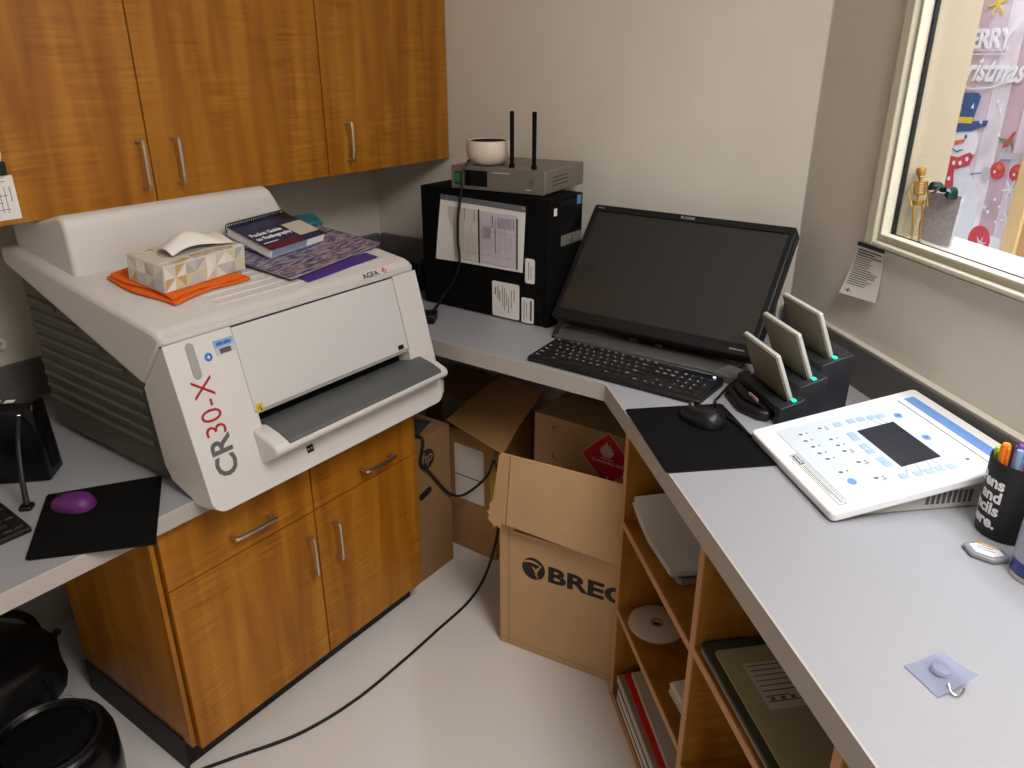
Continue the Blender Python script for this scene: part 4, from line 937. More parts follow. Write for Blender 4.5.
text('notice_heading_text', 'WARNING', 0.0062, M_white2, t, cp(-0.030, 0.0160, 0.0007), cx, cy, bold=0.02)
bm = bmesh.new()
for y in (0.0145, 0.0172, 0.0199): frect(bm, 0.006, 0.137 - (0.03 if y < 0.015 else 0), y, y + 0.0009, cp(0, 0, 0.0001), cx, cy)
obj('notice_lines', bm, mat('olive ink', '#8a8a72', 0.6), t)
bm = bmesh.new()
for (xa, ya), (xb, yb) in (((-0.088, 0.216), (-0.058, 0.222)), ((-0.091, 0.200), (-0.058, 0.212)), ((0.116, 0.178), (0.086, 0.184)), ((0.115, 0.197), (0.086, 0.205)), ((0.116, 0.216), (0.086, 0.214)), ((0.111, 0.153), (0.086, 0.166))):
    d = Vector((xb-xa, yb-ya)).normalized(); n = Vector((-d.y, d.x)) * 0.0004
    flat(bm, [(xa - n.x, ya - n.y), (xb - n.x, yb - n.y), (xb + n.x, yb + n.y), (xa + n.x, ya + n.y)], cp(0, 0, 0.0013), cx, cy, 0.0003)
obj('leader_lines', bm, M_sym, t)

# ------------------------------------------------------------------ pencil cup, badge, spray can, adhesive hook
t = RF('pencil_cup', 'black pencil cup reading pens and pencils here, filled with pens', 'cup', 0.707, 0.481, HC + 0.0006)
obj('cup_wall', lathe([(0, 0.0), (0.0425, 0.0), (0.0435, 0.004), (0.0475, 0.132), (0.0465, 0.134), (0.0455, 0.132), (0.041, 0.006), (0, 0.005)], 40), mat('cup black', '#1b1b1c', 0.55), t)
def curved_text(bm, s, size, z, ang0, bold=0.03):
    tmp = bmesh.new(); text_bm(tmp, s, size, (0, 0, z), (1, 0, 0), (0, 0, 1), align='RIGHT', bold=bold, ext=0.0003)
    rr = 0.0437 + (z / 0.132) * 0.0040
    bmesh.ops.subdivide_edges(tmp, edges=tmp.edges, cuts=1)
    for v in tmp.verts:
        a = ang0 + v.co.x / rr; d = 0.0006 - v.co.y
        r_ = 0.0435 + (v.co.z / 0.132) * 0.0040 + d
        v.co = Vector((r_*math.cos(a), r_*math.sin(a), v.co.z))
    me = bpy.data.meshes.new('tt'); tmp.to_mesh(me); tmp.free(); bm.from_mesh(me); bpy.data.meshes.remove(me)
bm = bmesh.new()
for i, s in enumerate(('Pens', 'and', 'pencils', 'here.')): curved_text(bm, s, 0.0275, 0.090 - 0.0235*i, R(-65))
obj('lettering', bm, M_white2, t, smooth=False)
def pen(s, tt, z0, tipdx, tipdt, ln, r, body, cap, label, name='marker_pen'):
    q = RF(name, label, 'pen', 0.707 + s, 0.481 + tt, HC + z0, group='pens in the black cup')
    d = Vector((tipdx, tipdt, 1)).normalized(); M = d.to_track_quat('Z', 'Y').to_matrix().to_4x4()
    obj('barrel', lathe([(0, 0), (r*0.7, 0.001), (r, 0.006), (r, ln*0.60), (0, ln*0.60)], 14, mtx=M), body, q)
    obj('cap', lathe([(0, ln*0.601), (r*1.12, ln*0.601), (r*1.10, ln*0.96), (r*0.8, ln), (0, ln)], 14, mtx=M), cap, q)
    bm = bmesh.new(); addbox(bm, r*1.05, r*1.05 + 0.0025, -0.002, 0.002, ln*0.68, ln*0.98, M); obj('clip', bm, cap, q, 0.0008)
C_ = lambda n, h: mat(n, h, 0.35)
pen(-0.004, -0.029, 0.012, -0.01, -0.05, 0.150, 0.0068, C_('pen orange', '#e8791c'), C_('pen orange', ''), 'orange marker pen at the left rim of the pencil cup')
pen(-0.020, -0.022, 0.012, -0.04, -0.04, 0.134, 0.0064, C_('pen lime', '#9fd02c'), C_('pen lime', ''), 'lime green marker pen at the back left of the pencil cup')
pen(-0.026, -0.007, 0.012, -0.05, -0.01, 0.135, 0.0064, C_('pen yellow', '#e9d31f'), C_('pen yellow', ''), 'yellow marker pen beside the lime green one in the cup')
pen(0.010, -0.021, 0.012, 0.02, -0.04, 0.148, 0.0058, C_('pen grey', '#aeb0bb'), C_('pen blue grey', '#7f9bc0'), 'grey pen with pale blue tip at the front of the cup')
pen(0.024, -0.008, 0.012, 0.05, -0.01, 0.140, 0.0055, C_('pen black', '#1c1c1f'), C_('pen black', ''), 'black pen in the pencil cup, right of the grey one')
pen(-0.012, 0.001, 0.012, -0.02, 0.02, 0.140, 0.0064, C_('pen purple', '#7b4fa8'), C_('pen purple', ''), 'purple marker pen at the back of the pencil cup')
pen(0.008, -0.003, 0.012, 0.03, 0.02, 0.146, 0.0066, C_('pen pink', '#e63f9f'), C_('pen pink', ''), 'pink marker pen at the right of the pencil cup')
t = RF('badge_reel', 'grey hexagonal badge clip with white insert lying before the cup', 'badge', 0.760, 0.403, HC + 0.0004, R(40))
hexp = [(0.034, 0), (0.016, 0.022), (-0.016, 0.022), (-0.034, 0), (-0.016, -0.022), (0.016, -0.022)]
obj('clip_body', prism(hexp, 0.0, 0.009, 'z'), mat('clear grey', '#8e8f98', 0.2), t, 0.003)
obj('insert', prism([(x*0.72, y*0.72) for x, y in hexp], 0.0092, 0.0100, 'z'), M_white2, t)
obj('insert_band', B((-0.018, 0.018, 0.010, 0.0135, 0.0102, 0.0106)), mat('band amber', '#d19a35', 0.5), t)
bm = bmesh.new(); frect(bm, -0.014, 0.008, 0.003, 0.005, (0, 0, 0.0101), *XY); frect(bm, -0.014, 0.012, -0.003, -0.0015, (0, 0, 0.0101), *XY); obj('printing', bm, M_inkl, t)
t = RF('spray_can', 'blue and white can at the right edge of the window counter', 'can', 0.822, 0.440, HC + 0.0006)
obj('can_body', lathe([(0, 0.0), (0.034, 0.0), (0.0365, 0.004), (0.0365, 0.15), (0.030, 0.162), (0.012, 0.168), (0, 0.168)], 36), mat('can blue', '#2b3f8f', 0.3), t)
obj('label_band', lathe([(0.0367, 0.03), (0.0370, 0.032), (0.0370, 0.088), (0.0367, 0.09)], 36), mat('can label', '#a9adc0', 0.35), t)
obj('base_ring', lathe([(0.0368, 0.003), (0.0375, 0.001), (0.0375, 0.006), (0.0368, 0.008)], 36), M_steel, t)
obj('nozzle', lathe([(0, 0.168), (0.009, 0.168), (0.009, 0.185), (0, 0.186)], 16), M_white2, t)
t = empty('adhesive_hook', (0.001, 0.922, HC + 0.0003), (0, 0, R(-37)), label='clear square adhesive hook lying on the window counter', cat='hook')
M_clear = mat('clear plastic', '#ccd2ea', 0.12, trans=0.7, ior=1.2)
g = [[(-0.028 + 0.056*i/8, -0.028 + 0.056*j/8, 0.0012 + 0.010*(j/8)**2 + 0.010*(i/8)**2*(j/8)) for i in range(9)] for j in range(9)]
obj('pad', sheet(g, 0.0009), M_clear, t)
obj('boss', lathe([(0, 0.007), (0.013, 0.007), (0.011, 0.011), (0.004, 0.013), (0, 0.013)], 20, mtx=Matrix.Translation((-0.002, 0.006, 0))), M_clear, t)
obj('hook', tube([(0.020, -0.006, 0.009), (0.027, -0.009, 0.005), (0.033, -0.007, 0.003), (0.036, -0.001, 0.006), (0.034, 0.004, 0.012)], 0.0014, 8, 6), M_steel, t)

# notice taped to the slanted wall
t = RF('taped_notice', 'curling printed notice taped to the wall below the window', 'notice', 0, 0.5995, 0)
g = []
for j in range(11):
    b = j / 10; row = []
    for i in range(8):
        a = i / 7
        s = (0.000 - 0.012*b)*(1-a) + (0.103 + 0.012*b)*a
        z = (1.1495 - 0.127*b)*(1-a) + (1.1515 - 0.118*b)*a
        tt = -0.0010 - 0.020*b*b*(1 - 0.55*a)
        row.append(Vector((s, tt, z)))
    g.append(row)
obj('sheet', sheet([list(r) for r in g], 0.0006), M_paper, t)
def npt(a, b, lift=0.0012):
    s = (0.000 - 0.012*b)*(1-a) + (0.103 + 0.012*b)*a; z = (1.1495 - 0.127*b)*(1-a) + (1.1515 - 0.118*b)*a
    return Vector((s, -0.0010 - 0.020*b*b*(1 - 0.55*a) - lift, z))
def nquad(bm, a0, a1, b0, b1):
    N = 6
    top = [npt(a0 + (a1-a0)*i/N, b0) for i in range(N+1)]; bot = [npt(a0 + (a1-a0)*i/N, b1) for i in range(N+1)]
    T = [bm.verts.new(p) for p in top]; Bt = [bm.verts.new(p) for p in bot]
    for i in range(N): bm.faces.new((T[i], Bt[i], Bt[i+1], T[i+1]))
bm = bmesh.new(); nquad(bm, 0.0, 1.0, 0.0, 0.075); obj('dark_heading', bm, mat('heading slate', '#3b3f40', 0.7), t)
bm = bmesh.new(); rnd = random.Random(4)
nquad(bm, 0.08, 0.92, 0.12, 0.145); nquad(bm, 0.08, 0.70, 0.17, 0.195); nquad(bm, 0.08, 0.95, 0.22, 0.24)
for k in range(13): nquad(bm, 0.08, 0.55 + 0.38*rnd.random(), 0.27 + 0.042*k, 0.284 + 0.042*k)
nquad(bm, 0.12, 0.3, 0.90, 0.915); nquad(bm, 0.19, 0.22, 0.87, 0.94)
obj('printing', bm, M_ink, t)

# ------------------------------------------------------------------ cardboard boxes under the corner counter
TH = 0.005
def carton(name, loc, yaw, w, d, h, m, label, group=None, open_top=False):
    """hollow carton, local origin at the front left bottom corner; x along the front, y back"""
    o = empty(name, loc, (0, 0, yaw), label, 'box', group)
    bm = B((0, w, 0, TH, 0, h), (0, w, d - TH, d, 0, h), (0, TH, TH, d - TH, 0, h), (w - TH, w, TH, d - TH, 0, h), (TH, w - TH, TH, d - TH, 0, TH))
    if not open_top: addbox(bm, TH, w - TH, TH, d - TH, h - TH, h)
    obj('carton', bm, m, o, 0.0012)
    return o
# big lettered box in front
BY = math.atan2(0.126, 0.992)
t = carton('cardboard_box', (-1.046, 1.403, 0.0008), BY, 0.395, 0.29, 0.400, M_card, 'large lettered cardboard box with a torn upright flap beside the bookcase', 'cardboard boxes under the counter', True)
FLN = 0.207; fl = math.radians(6)
MF = Matrix.Translation((0.003, -0.0235, 0.409)) @ Matrix.Rotation(-fl, 4, 'X')      # torn front flap, standing up in front of the rim
fp = [(-0.014, 0.010), (0.10, 0.004), (0.25, -0.006), (0.352, -0.009), (0.352, FLN), (0.006, FLN), (0.002, 0.14), (-0.004, 0.10), (-0.002, 0.07)]
f = obj('front_flap', prism(fp, -0.005, 0.0, 'y', MF), M_card, t, 0.0012)
obj('torn_strip', prism([(-0.014, 0.008), (-0.022, 0.016), (-0.016, 0.024), (-0.026, 0.034), (-0.016, 0.044), (-0.020, 0.056), (-0.008, 0.072), (0.004, FLN - 0.004), (0.030, FLN - 0.001), (0.022, 0.012), (0.016, -0.006), (0.006, 0.002), (0.000, -0.008), (-0.008, 0.004)], -0.0078, -0.0052, 'y', MF), mat('cardboard torn', '#b8946a', 0.9), f)
bm = bmesh.new(); addprism(bm, [(0.030, 0.004), (0.033, 0.004), (0.037, FLN), (0.034, FLN)], -0.0062, -0.0052, 'y', MF); obj('crease', bm, mat('cardboard crease', '#94704a', 0.9), f)
obj('hinge_strip', prism([(0.05, 0.394), (0.37, 0.394), (0.37, 0.399), (0.05, 0.399)], -0.018, -0.0005, 'y'), M_card, f)
for sx_, ax in ((0.0, 14), (0.390, -10)):
    obj('side_flap', B((sx_, sx_ + 0.004, 0.012, 0.278, -0.16, 0.0)), M_card, t, loc=(0.006 if sx_ == 0 else -0.006, 0, 0.398), rot=(0, R(-4 if sx_ == 0 else 0), 0))
bm = bmesh.new(); addbox(bm, 0.028, 0.0295, -0.0006, 0.0, 0.004, 0.396); addbox(bm, 0.0, 0.395, -0.0004, 0.0, 0.020, 0.0212); obj('carton_crease', bm, mat('cardboard crease', ''), t)
M_print = mat('print black', '#232022', 0.75)
lx0 = 0.104; lz = 0.286; lr = 0.034
bm = bmesh.new(); flat(bm, circ(lx0, lz, lr, 36, lr * 1.0), (0, 0, 0), *XZ, th=0.0008); obj('logo_disc', bm, M_print, t)
bm = bmesh.new()
def swoosh(pts, w):
    n = len(pts); L = []; Rr = []
    for i, (x, z) in enumerate(pts):
        a = pts[max(i-1, 0)]; b = pts[min(i+1, n-1)]; dx, dz = b[0]-a[0], b[1]-a[1]; l = math.hypot(dx, dz) or 1
        ww = w * math.sin(math.pi * (0.06 + 0.9 * i / (n-1)))
        L.append((x - dz/l*ww, z + dx/l*ww)); Rr.append((x + dz/l*ww, z - dx/l*ww))
    for i in range(n-1):
        flat(bm, [Rr[i], Rr[i+1], L[i+1], L[i]], (0, -0.0009, 0), *XZ, th=0.0004)
swoosh([(lx0 - 0.036 + 0.060*t_, lz + 0.012 + 0.010*math.sin(t_*3.0)) for t_ in [i/8 for i in range(9)]], 0.0036)
swoosh([(lx0 + 0.024 - 0.016*math.sin(t_*2.6), lz + 0.016 - 0.046*t_) for t_ in [i/8 for i in range(9)]], 0.0034)
swoosh([(lx0 - 0.006 + 0.020*t_, lz + 0.004 - 0.036*t_ + 0.012*math.sin(t_*3)) for t_ in [i/8 for i in range(9)]], 0.0030)
obj('logo_swoosh', bm, M_card, t)
text('lettering', 'BREG', 0.066, M_print, t, (0.144, -0.0004, 0.262), bold=0.035, sx=1.47, ext=0.0006)
# box with the red diamond behind it
t = carton('cardboard_box', (-1.170, 1.752, 0.0008), 0, 0.44, 0.33, 0.560, M_card, 'closed cardboard box with a red flammable gas diamond, under the counter', 'cardboard boxes under the counter')
obj('packing_tape', B((0.0, 0.44, 0.14, 0.19, 0.5602, 0.5606)), mat('tape', '#8f6a3c', 0.3), t)
dx, dz = 0.255, 0.475; D = 0.090
def dia(bm, k, o=0.0): flat(bm, [(dx, dz - k), (dx + k, dz), (dx, dz + k), (dx - k, dz)], (0, -o, 0), *XZ, th=0.0004)
bm = bmesh.new(); dia(bm, D); lab = obj('diamond_label', bm, mat('label pinkish', '#ee9c96', 0.5), t)
bm = bmesh.new(); dia(bm, D - 0.006, 0.0004); obj('diamond_field', bm, mat('hazard red', '#cf2226', 0.45), lab)
bm = bmesh.new()
fx, fz = dx - 0.002, dz + 0.008
flat(bm, [(fx + a*0.023, fz + b*0.023) for a, b in ((-0.45, 0), (0.4, 0), (0.85, 0.5), (1.0, 1.05), (0.72, 0.85), (0.75, 1.5), (0.5, 1.2), (0.35, 1.9), (0.1, 1.45), (-0.1, 2.2), (-0.35, 1.5), (-0.5, 1.85), (-0.62, 1.2), (-0.9, 1.35), (-0.85, 0.9), (-1.1, 0.95), (-0.9, 0.4))], (0, -0.0008, 0), *XZ, th=0.0003)
frect(bm, dx - 0.022, dx + 0.018, dz + 0.001, dz + 0.004, (0, -0.0008, 0), *XZ, th=0.0003)
text_bm(bm, 'FLAMMABLE GAS', 0.0135, (dx, -0.0009, dz - 0.014), *XZ, align='CENTER', bold=0.02)
text_bm(bm, '2', 0.020, (dx, -0.0009, dz - 0.066), *XZ, align='CENTER', bold=0.02)
obj('diamond_print', bm, mat('hazard white', '#e9d9d5', 0.6), lab, smooth=False)
bm = bmesh.new()
for z0, sg in ((0.530, -1), (0.425, 1)):
    frect(bm, 0.066, 0.084, z0 - 0.0012, z0 + 0.0012, (0, 0, 0), *XZ); frect(bm, 0.066, 0.0685, min(z0, z0 + sg*0.014), max(z0, z0 + sg*0.014), (0, 0, 0), *XZ)
obj('corner_mark', bm, M_print, t)
# narrow box with hanging flap and white label
t = carton('cardboard_box', (-1.478, 1.700, 0.0008), 0, 0.195, 0.20, 0.448, M_card2, 'narrow cardboard box with a white label and an open top flap', 'cardboard boxes under the counter', True)
l = obj('white_label', prism(rrect(0.030, 0.150, 0.194, 0.395, 0.008), -0.0008, -0.0002, 'y'), mat('label white', '#dcd7d0', 0.7), t)
bm = bmesh.new(); frect(bm, 0.03, 0.147, 0.281, 0.285, (0, -0.0008, 0), *XZ); obj('label_fold', bm, M_ink, l)
P = [Vector(p) - Vector((-1.478, 1.700, 0.0008)) for p in ((-1.466, 1.685, 0.476), (-1.196, 1.620, 0.465), (-1.180, 1.80, 0.602), (-1.386, 1.880, 0.582))]
g = [[P[0].lerp(P[1], i/6).lerp(P[3].lerp(P[2], i/6), j/6) + Vector((0, 0, 0.008*math.sin(math.pi*j/6))) for i in range(7)] for j in range(7)]
obj('top_flap', sheet(g, 0.005), M_card2, t)
bm = B((0.200, 0.207, -0.03, -0.0255, 0.24, 0.37), (0.2075, 0.2115, -0.029, -0.0255, 0.26, 0.352)); obj('yellow_tape', bm, mat('yellow tape', '#b3a428', 0.6), t, loc=(0, 0, 0))
# box at the back
t = carton('cardboard_box', (-1.765, 1.915, 0.0008), 0, 0.25, 0.17, 0.470, M_card2, 'tall cardboard box with a white label at the back wall behind the others', 'cardboard boxes under the counter')
obj('white_label', B((0.085, 0.190, -0.0008, -0.0002, 0.31, 0.430)), mat('label white', ''), t)
# box in line with the base cabinet
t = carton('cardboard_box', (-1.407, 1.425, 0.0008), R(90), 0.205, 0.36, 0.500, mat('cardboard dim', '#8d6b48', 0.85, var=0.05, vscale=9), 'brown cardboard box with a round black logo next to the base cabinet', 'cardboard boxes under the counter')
lg0 = Vector((0.096, 0.424))
bm = bmesh.new(); flat(bm, circ(lg0.x, lg0.y, 0.034, 32), (0, 0, 0), *XZ, th=0.0006); d_ = obj('logo_disc', bm, M_print, t)
text('logo_letters', 'hp', 0.050, mat('cardboard dim', ''), d_, (lg0.x, -0.0008, lg0.y - 0.010), align='CENTER', shear=0.25, bold=0.01)
obj('hand_hole', prism(rrect(0.055, 0.112, 0.298, 0.322, 0.010), -0.0006, 0.0002, 'y', Matrix.Translation((0.083, 0, 0.31)) @ Matrix.Rotation(R(-14), 4, 'Y') @ Matrix.Translation((-0.083, 0, -0.31))), M_dark, t)
t = empty('black_pouch', (-1.52, 1.525, 0.5012), (0, 0, R(20)), 'crumpled dark pouch lying on the box next to the base cabinet', 'pouch')
g = [[(-0.085 + 0.17*i/9, -0.055 + 0.11*j/9, 0.006 + 0.035*math.sin(math.pi*i/9)*math.sin(math.pi*j/9) + 0.006*math.sin(i*2.1 + j*1.3)*math.sin(math.pi*i/9)*math.sin(math.pi*j/9)) for i in range(10)] for j in range(10)]
obj('pouch_body', sheet(g, 0.005), mat('grey plastic bag', '#3a3733', 0.4), t)
obj('drawstring', tube([(0.03, -0.058, 0.008), (0.06, -0.072, 0.006), (0.08, -0.05, 0.01)], 0.003), M_black, t)

# ------------------------------------------------------------------ things on the bookcase shelves
def lay(name, s, tt, z, yaw, label, cat, group=None): return RF(name, label, cat, s, tt, z + 0.0005, yaw, group)
t = lay('paper_tray', 0.345, 0.165, 0.547, R(3), 'clear plastic tray under the loose sheets on the upper left shelf', 'tray')
obj('tray_bottom', prism(rrect(-0.135, 0.066, -0.115, 0.12, 0.012), 0.0, 0.004, 'z'), mat('tray clear', '#8d8880', 0.35), t, 0.001)
bm = bmesh.new()
rr_o = rrect(-0.135, 0.066, -0.115, 0.12, 0.012); rr_i = rrect(-0.131, 0.062, -0.111, 0.116, 0.010)
o = obj('tray_rim', prism(rr_o, 0.0042, 0.016, 'z'), mat('tray clear', ''), t); boolean_cut(o, [prism(rr_i, 0.0, 0.03, 'z')])
t = lay('paper_stack', 0.302, 0.165, 0.5635, R(2), 'curling stack of white papers on the upper left shelf', 'papers')
rnd = random.Random(8)
for k in range(6):
    dx_, dy_ = rnd.uniform(-0.004, 0.004), rnd.uniform(-0.004, 0.004); curl = 0.012 + 0.004*k
    g = [[(-0.118 + 0.225*i/10 + dx_, -0.135 + 0.25*j/8 + dy_, 0.0012 + 0.0026*k + 0.032*(max(0, 0.5 - i/10)*2)**1.5*(1 + 0.1*k) - (curl if False else 0) + 0.010*(i/10)*max(0, (0.25 - j/8))*4*(0.4 + 0.1*k)) for i in range(11)] for j in range(9)]
    obj('sheet', sheet(g, 0.0006), M_paper, t)
t = lay('orange_folder', 0.1665, 0.035, 0.547, 0, 'orange folder leaning on the bookcase side behind the white papers', 'folder')
fo = mat('folder orange', '#b8501f', 0.6)
obj('cover', B((0.0, 0.002, 0.0, 0.165, 0, 0.062)), fo, t, 0.0005); obj('cover', B((0.006, 0.008, 0.0, 0.165, 0, 0.058)), fo, t, 0.0005); obj('spine', B((0.0, 0.008, 0.1652, 0.1672, 0, 0.060)), fo, t, 0.0005)

t = lay('disc_spindle', 0.2365, 0.088, 0.292, 0, 'round white disc with a dark centre hole on the lower left shelf', 'disc')
obj('disc_stack', lathe([(0.0095, 0.0), (0.066, 0.0), (0.067, 0.001), (0.067, 0.006), (0.0655, 0.007), (0.0095, 0.007), (0.0095, 0.0)], 48), mat('disc white', '#cbc0b3', 0.35), t)
obj('hub_ring', lathe([(0.0098, 0.0072), (0.016, 0.0072), (0.016, 0.0076), (0.0098, 0.0076)], 32), mat('disc clear', '#8f857a', 0.2), t)
obj('base_disc', lathe([(0.0, 0.0002), (0.0093, 0.0002), (0.0093, 0.002), (0, 0.002)], 32), M_black, t); 
t = lay('note_stack', 0.498, 0.132, 0.292, R(4), 'small stack of white paper at the divider on the lower left shelf', 'papers')
for k in range(6): obj('sheet', B((-0.062 + 0.002*(k % 3), 0.066, -0.085 + 0.003*(k % 2), 0.085, 0.005*k, 0.005*k + 0.0044)), M_paper, t)
def binder(name, s, tt, z, w, d, h, cols, label, strips=()):
    q = lay(name, s, tt, z, R(-0.6), label, 'binder')
    obj('cover', B((-w/2, w/2, 0, d, 0, 0.0025)), cols[0], q, 0.0008); obj('cover', B((-w/2, w/2, 0, d, h - 0.0025, h)), cols[0], q, 0.0008)
    obj('spine', B((-w/2, w/2, -0.0022, 0, 0, h)), cols[1], q, 0.0008)
    obj('pages', B((-w/2 + 0.006, w/2 - 0.004, 0.004, d - 0.006, 0.0028, h - 0.0028)), M_paper, q)
    for a, b in strips: obj('spine_label', B((-w/2 + 0.02, w/2 - 0.01, -0.0034, -0.0023, h*a, h*b)), M_paper, q)
    return q
bl = mat('binder black', '#1e1d1d', 0.5); wt = mat('binder white', '#b9b5ae', 0.5); gr = mat('binder grey', '#8d8983', 0.5); rd = mat('binder red', '#c21a16', 0.5)
binder('ring_binder', 0.370, 0.018, 0.0206, 0.395, 0.27, 0.022, (wt, bl), 'black-spined white binder lying at the bottom of the stack', ((0.25, 0.7),))
binder('ring_binder', 0.372, 0.018, 0.0436, 0.388, 0.27, 0.027, (bl, bl), 'black binder with a white spine strip, second from the bottom of the stack', ((0.15, 0.45), (0.62, 0.85)))
binder('ring_binder', 0.372, 0.019, 0.0716, 0.385, 0.27, 0.023, (gr, wt), 'grey binder under the red folder in the bottom left bay')
t = lay('red_folder', 0.374, 0.032, 0.0956, R(-1), 'red folder between the grey binder and the pale book in the bottom bay', 'folder')
obj('cover', B((-0.185, 0.190, 0, 0.22, 0, 0.002)), rd, t); obj('cover', B((-0.185, 0.190, 0, 0.22, 0.007, 0.009)), rd, t); obj('fold', B((-0.185, 0.190, -0.0016, -0.0001, 0, 0.009)), rd, t); obj('pages', B((-0.18, 0.185, 0.003, 0.215, 0.0022, 0.0068)), M_paper, t)
t = lay('pale_book', 0.380, 0.046, 0.1055, R(-1.5), 'pale grey book on top of the stack in the bottom left bay', 'book')
obj('cover', B((-0.18, 0.180, 0, 0.20, 0.010, 0.0125)), mat('book pale', '#c4bfb9', 0.4), t, 0.0008); obj('cover', B((-0.18, 0.180, 0, 0.20, 0, 0.0025)), mat('book pale', ''), t, 0.0008); obj('pages', B((-0.176, 0.176, 0.002, 0.196, 0.0026, 0.0099)), M_paper, t); obj('spine', B((-0.18, 0.18, -0.002, -0.0001, 0, 0.0125)), mat('book pale', ''), t)
# flat detector on the right-hand shelf
t = lay('flat_detector', 0.797, 0.020, 0.555, 0, 'flat grey-green detector plate with a white label on the right-hand shelf', 'detector')
obj('shell', prism(rrect(-0.192, 0.205, 0.0, 0.38, 0.012), 0.0, 0.016, 'z'), mat('detector green', '#3d423a', 0.4), t, 0.002)
obj('side_trim', B((-0.18, 0.195, -0.0012, -0.0001, 0.005, 0.0115)), mat('trim silver', '#a9a69e', 0.3, metal=0.6), t)
obj('face_plate', prism(rrect(-0.165, 0.200, 0.015, 0.365, 0.008), 0.0162, 0.0195, 'z'), mat('detector olive', '#a79d7c', 0.45), t, 0.001)
l = obj('white_label', B((-0.125, -0.022, 0.050, 0.175, 0.0197, 0.0201)), mat('label paper', '#c9c2b6', 0.6), t)
bm = bmesh.new(); rnd = random.Random(11)
for k in range(8):
    x = -0.119 + 0.0115*k
    frect(bm, x, x + 0.0022, 0.056, 0.085 + 0.07*rnd.random(), (0, 0, 0.0201), *XY, th=0.0002)
for k in range(5): frect(bm, -0.0465, -0.0395, 0.062 + 0.018*k, 0.070 + 0.018*k, (0, 0, 0.0201), *XY, th=0.0002)
obj('label_print', bm, M_ink, l)

# ------------------------------------------------------------------ window ledge and the corridor beyond
t = RF('skeleton_figure', 'small golden skeleton figurine standing on the window ledge', 'figurine', 0.140, 0.640, OZ0 + 0.0085)
t.rotation_euler = (Matrix.Rotation(R(-45), 4, 'Z') @ Matrix.Rotation(R(-11), 4, 'Y') @ Matrix.Rotation(R(72), 4, 'Z')).to_euler()
M_gold = mat('old gold', '#b08a3a', 0.4, metal=0.5)
SK = 0.155
def sk(*p): return tuple(v * SK for v in p)
obj('skull', lathe([(0, 0.86*SK), (0.035*SK, 0.865*SK), (0.055*SK, 0.90*SK), (0.07*SK, 0.945*SK), (0.06*SK, 0.985*SK), (0.03*SK, 1.0*SK), (0, 1.0*SK)], 16, c=(0.0, -0.01*SK)), M_gold, t)
obj('jaw', B((-0.035*SK, 0.035*SK, -0.075*SK, -0.02*SK, 0.852*SK, 0.876*SK)), M_gold, t, 0.001)
obj('spine', tube([sk(0, 0.01, 0.88), sk(0, 0.03, 0.78), sk(0, 0.045, 0.66), sk(0, 0.02, 0.54)], 0.018*SK, 8, 4), M_gold, t)
for k in range(6):
    z = 0.79 - 0.030*k; w = 0.075 + 0.012*math.sin(math.pi*k/5)
    obj('rib', tube([sk(w*math.cos(R(a)), 0.03 - 0.09*(1 + math.sin(R(a)))*0.5*(-1) - 0.09, z - 0.012*math.sin(R(a))) for a in range(0, 361, 45)], 0.0085*SK, 6, 3), M_gold, t)
obj('pelvis', lathe([(0.02*SK, 0.49*SK), (0.06*SK, 0.50*SK), (0.085*SK, 0.55*SK), (0.07*SK, 0.56*SK), (0.03*SK, 0.53*SK), (0.02*SK, 0.49*SK)], 16), M_gold, t)
for s in (-1, 1):
    obj('arm', tube([sk(0.10*s, 0.02, 0.80), sk(0.125*s, 0.04, 0.66), sk(0.11*s, -0.02, 0.55), sk(0.10*s, -0.05, 0.47)], 0.014*SK, 8, 4), M_gold, t)
    obj('clavicle', tube([sk(0.0, -0.03, 0.81), sk(0.10*s, 0.02, 0.805)], 0.010*SK, 6, 0), M_gold, t)
    obj('leg', tube([sk(0.05*s, 0, 0.50), sk(0.058*s, -0.015, 0.28), sk(0.05*s, 0.005, 0.26), sk(0.05*s, 0.01, 0.02)], 0.017*SK, 8, 4), M_gold, t)
    obj('foot', B(((0.05*s - 0.022)*SK, (0.05*s + 0.022)*SK, -0.06*SK, 0.03*SK, 0.0, 0.022*SK)), M_gold, t, 0.0006)
t = RF('stone_plaque', 'grey textured plaque leaning on the window ledge', 'plaque', 0.163, 0.664, OZ0 + 0.0085)
MP = Matrix.Rotation(R(-4), 4, 'X') @ Matrix.Rotation(R(-3), 4, 'Y')
obj('plaque_board', prism([(-0.050, 0.0), (0.050, 0.0), (0.053, 0.104), (-0.053, 0.104)], 0.0, 0.006, 'y', MP), mat('plaque grey', '#b3aeb4', 0.8, var=0.14, vscale=110, bump=0.5, bscale=120), t, 0.001)
t = RF('green_bow', 'shiny dark green bow on top of the grey plaque', 'bow', 0.166, 0.660, OZ0 + 0.1135)
M_gb = mat('foil green', '#124233', 0.22, metal=0.6)
for s in (-1, 1):
    g = [[(s*(0.002 + 0.034*math.sin(math.pi*i/10*0.9)), -0.008 + 0.016*j/3, 0.008 + 0.013*math.sin(2*math.pi*i/10)*0.8 - 0.002*s*i*0.3) for i in range(11)] for j in range(4)]
    obj('loop', sheet(g, 0.0007), M_gb, t)
    obj('ribbon_tail', sheet([[(s*(0.004 + 0.030*i/5), -0.006 + 0.010*j, 0.004 - 0.006*i/5 + 0.004*math.sin(i)) for i in range(6)] for j in range(2)], 0.0006), mat('foil silver', '#8f9b98', 0.25, metal=0.7) if s < 0 else M_gb, t)
obj('knot', lathe([(0, 0.002), (0.006, 0.003), (0.007, 0.008), (0.005, 0.013), (0, 0.014)], 12), M_gb, t)

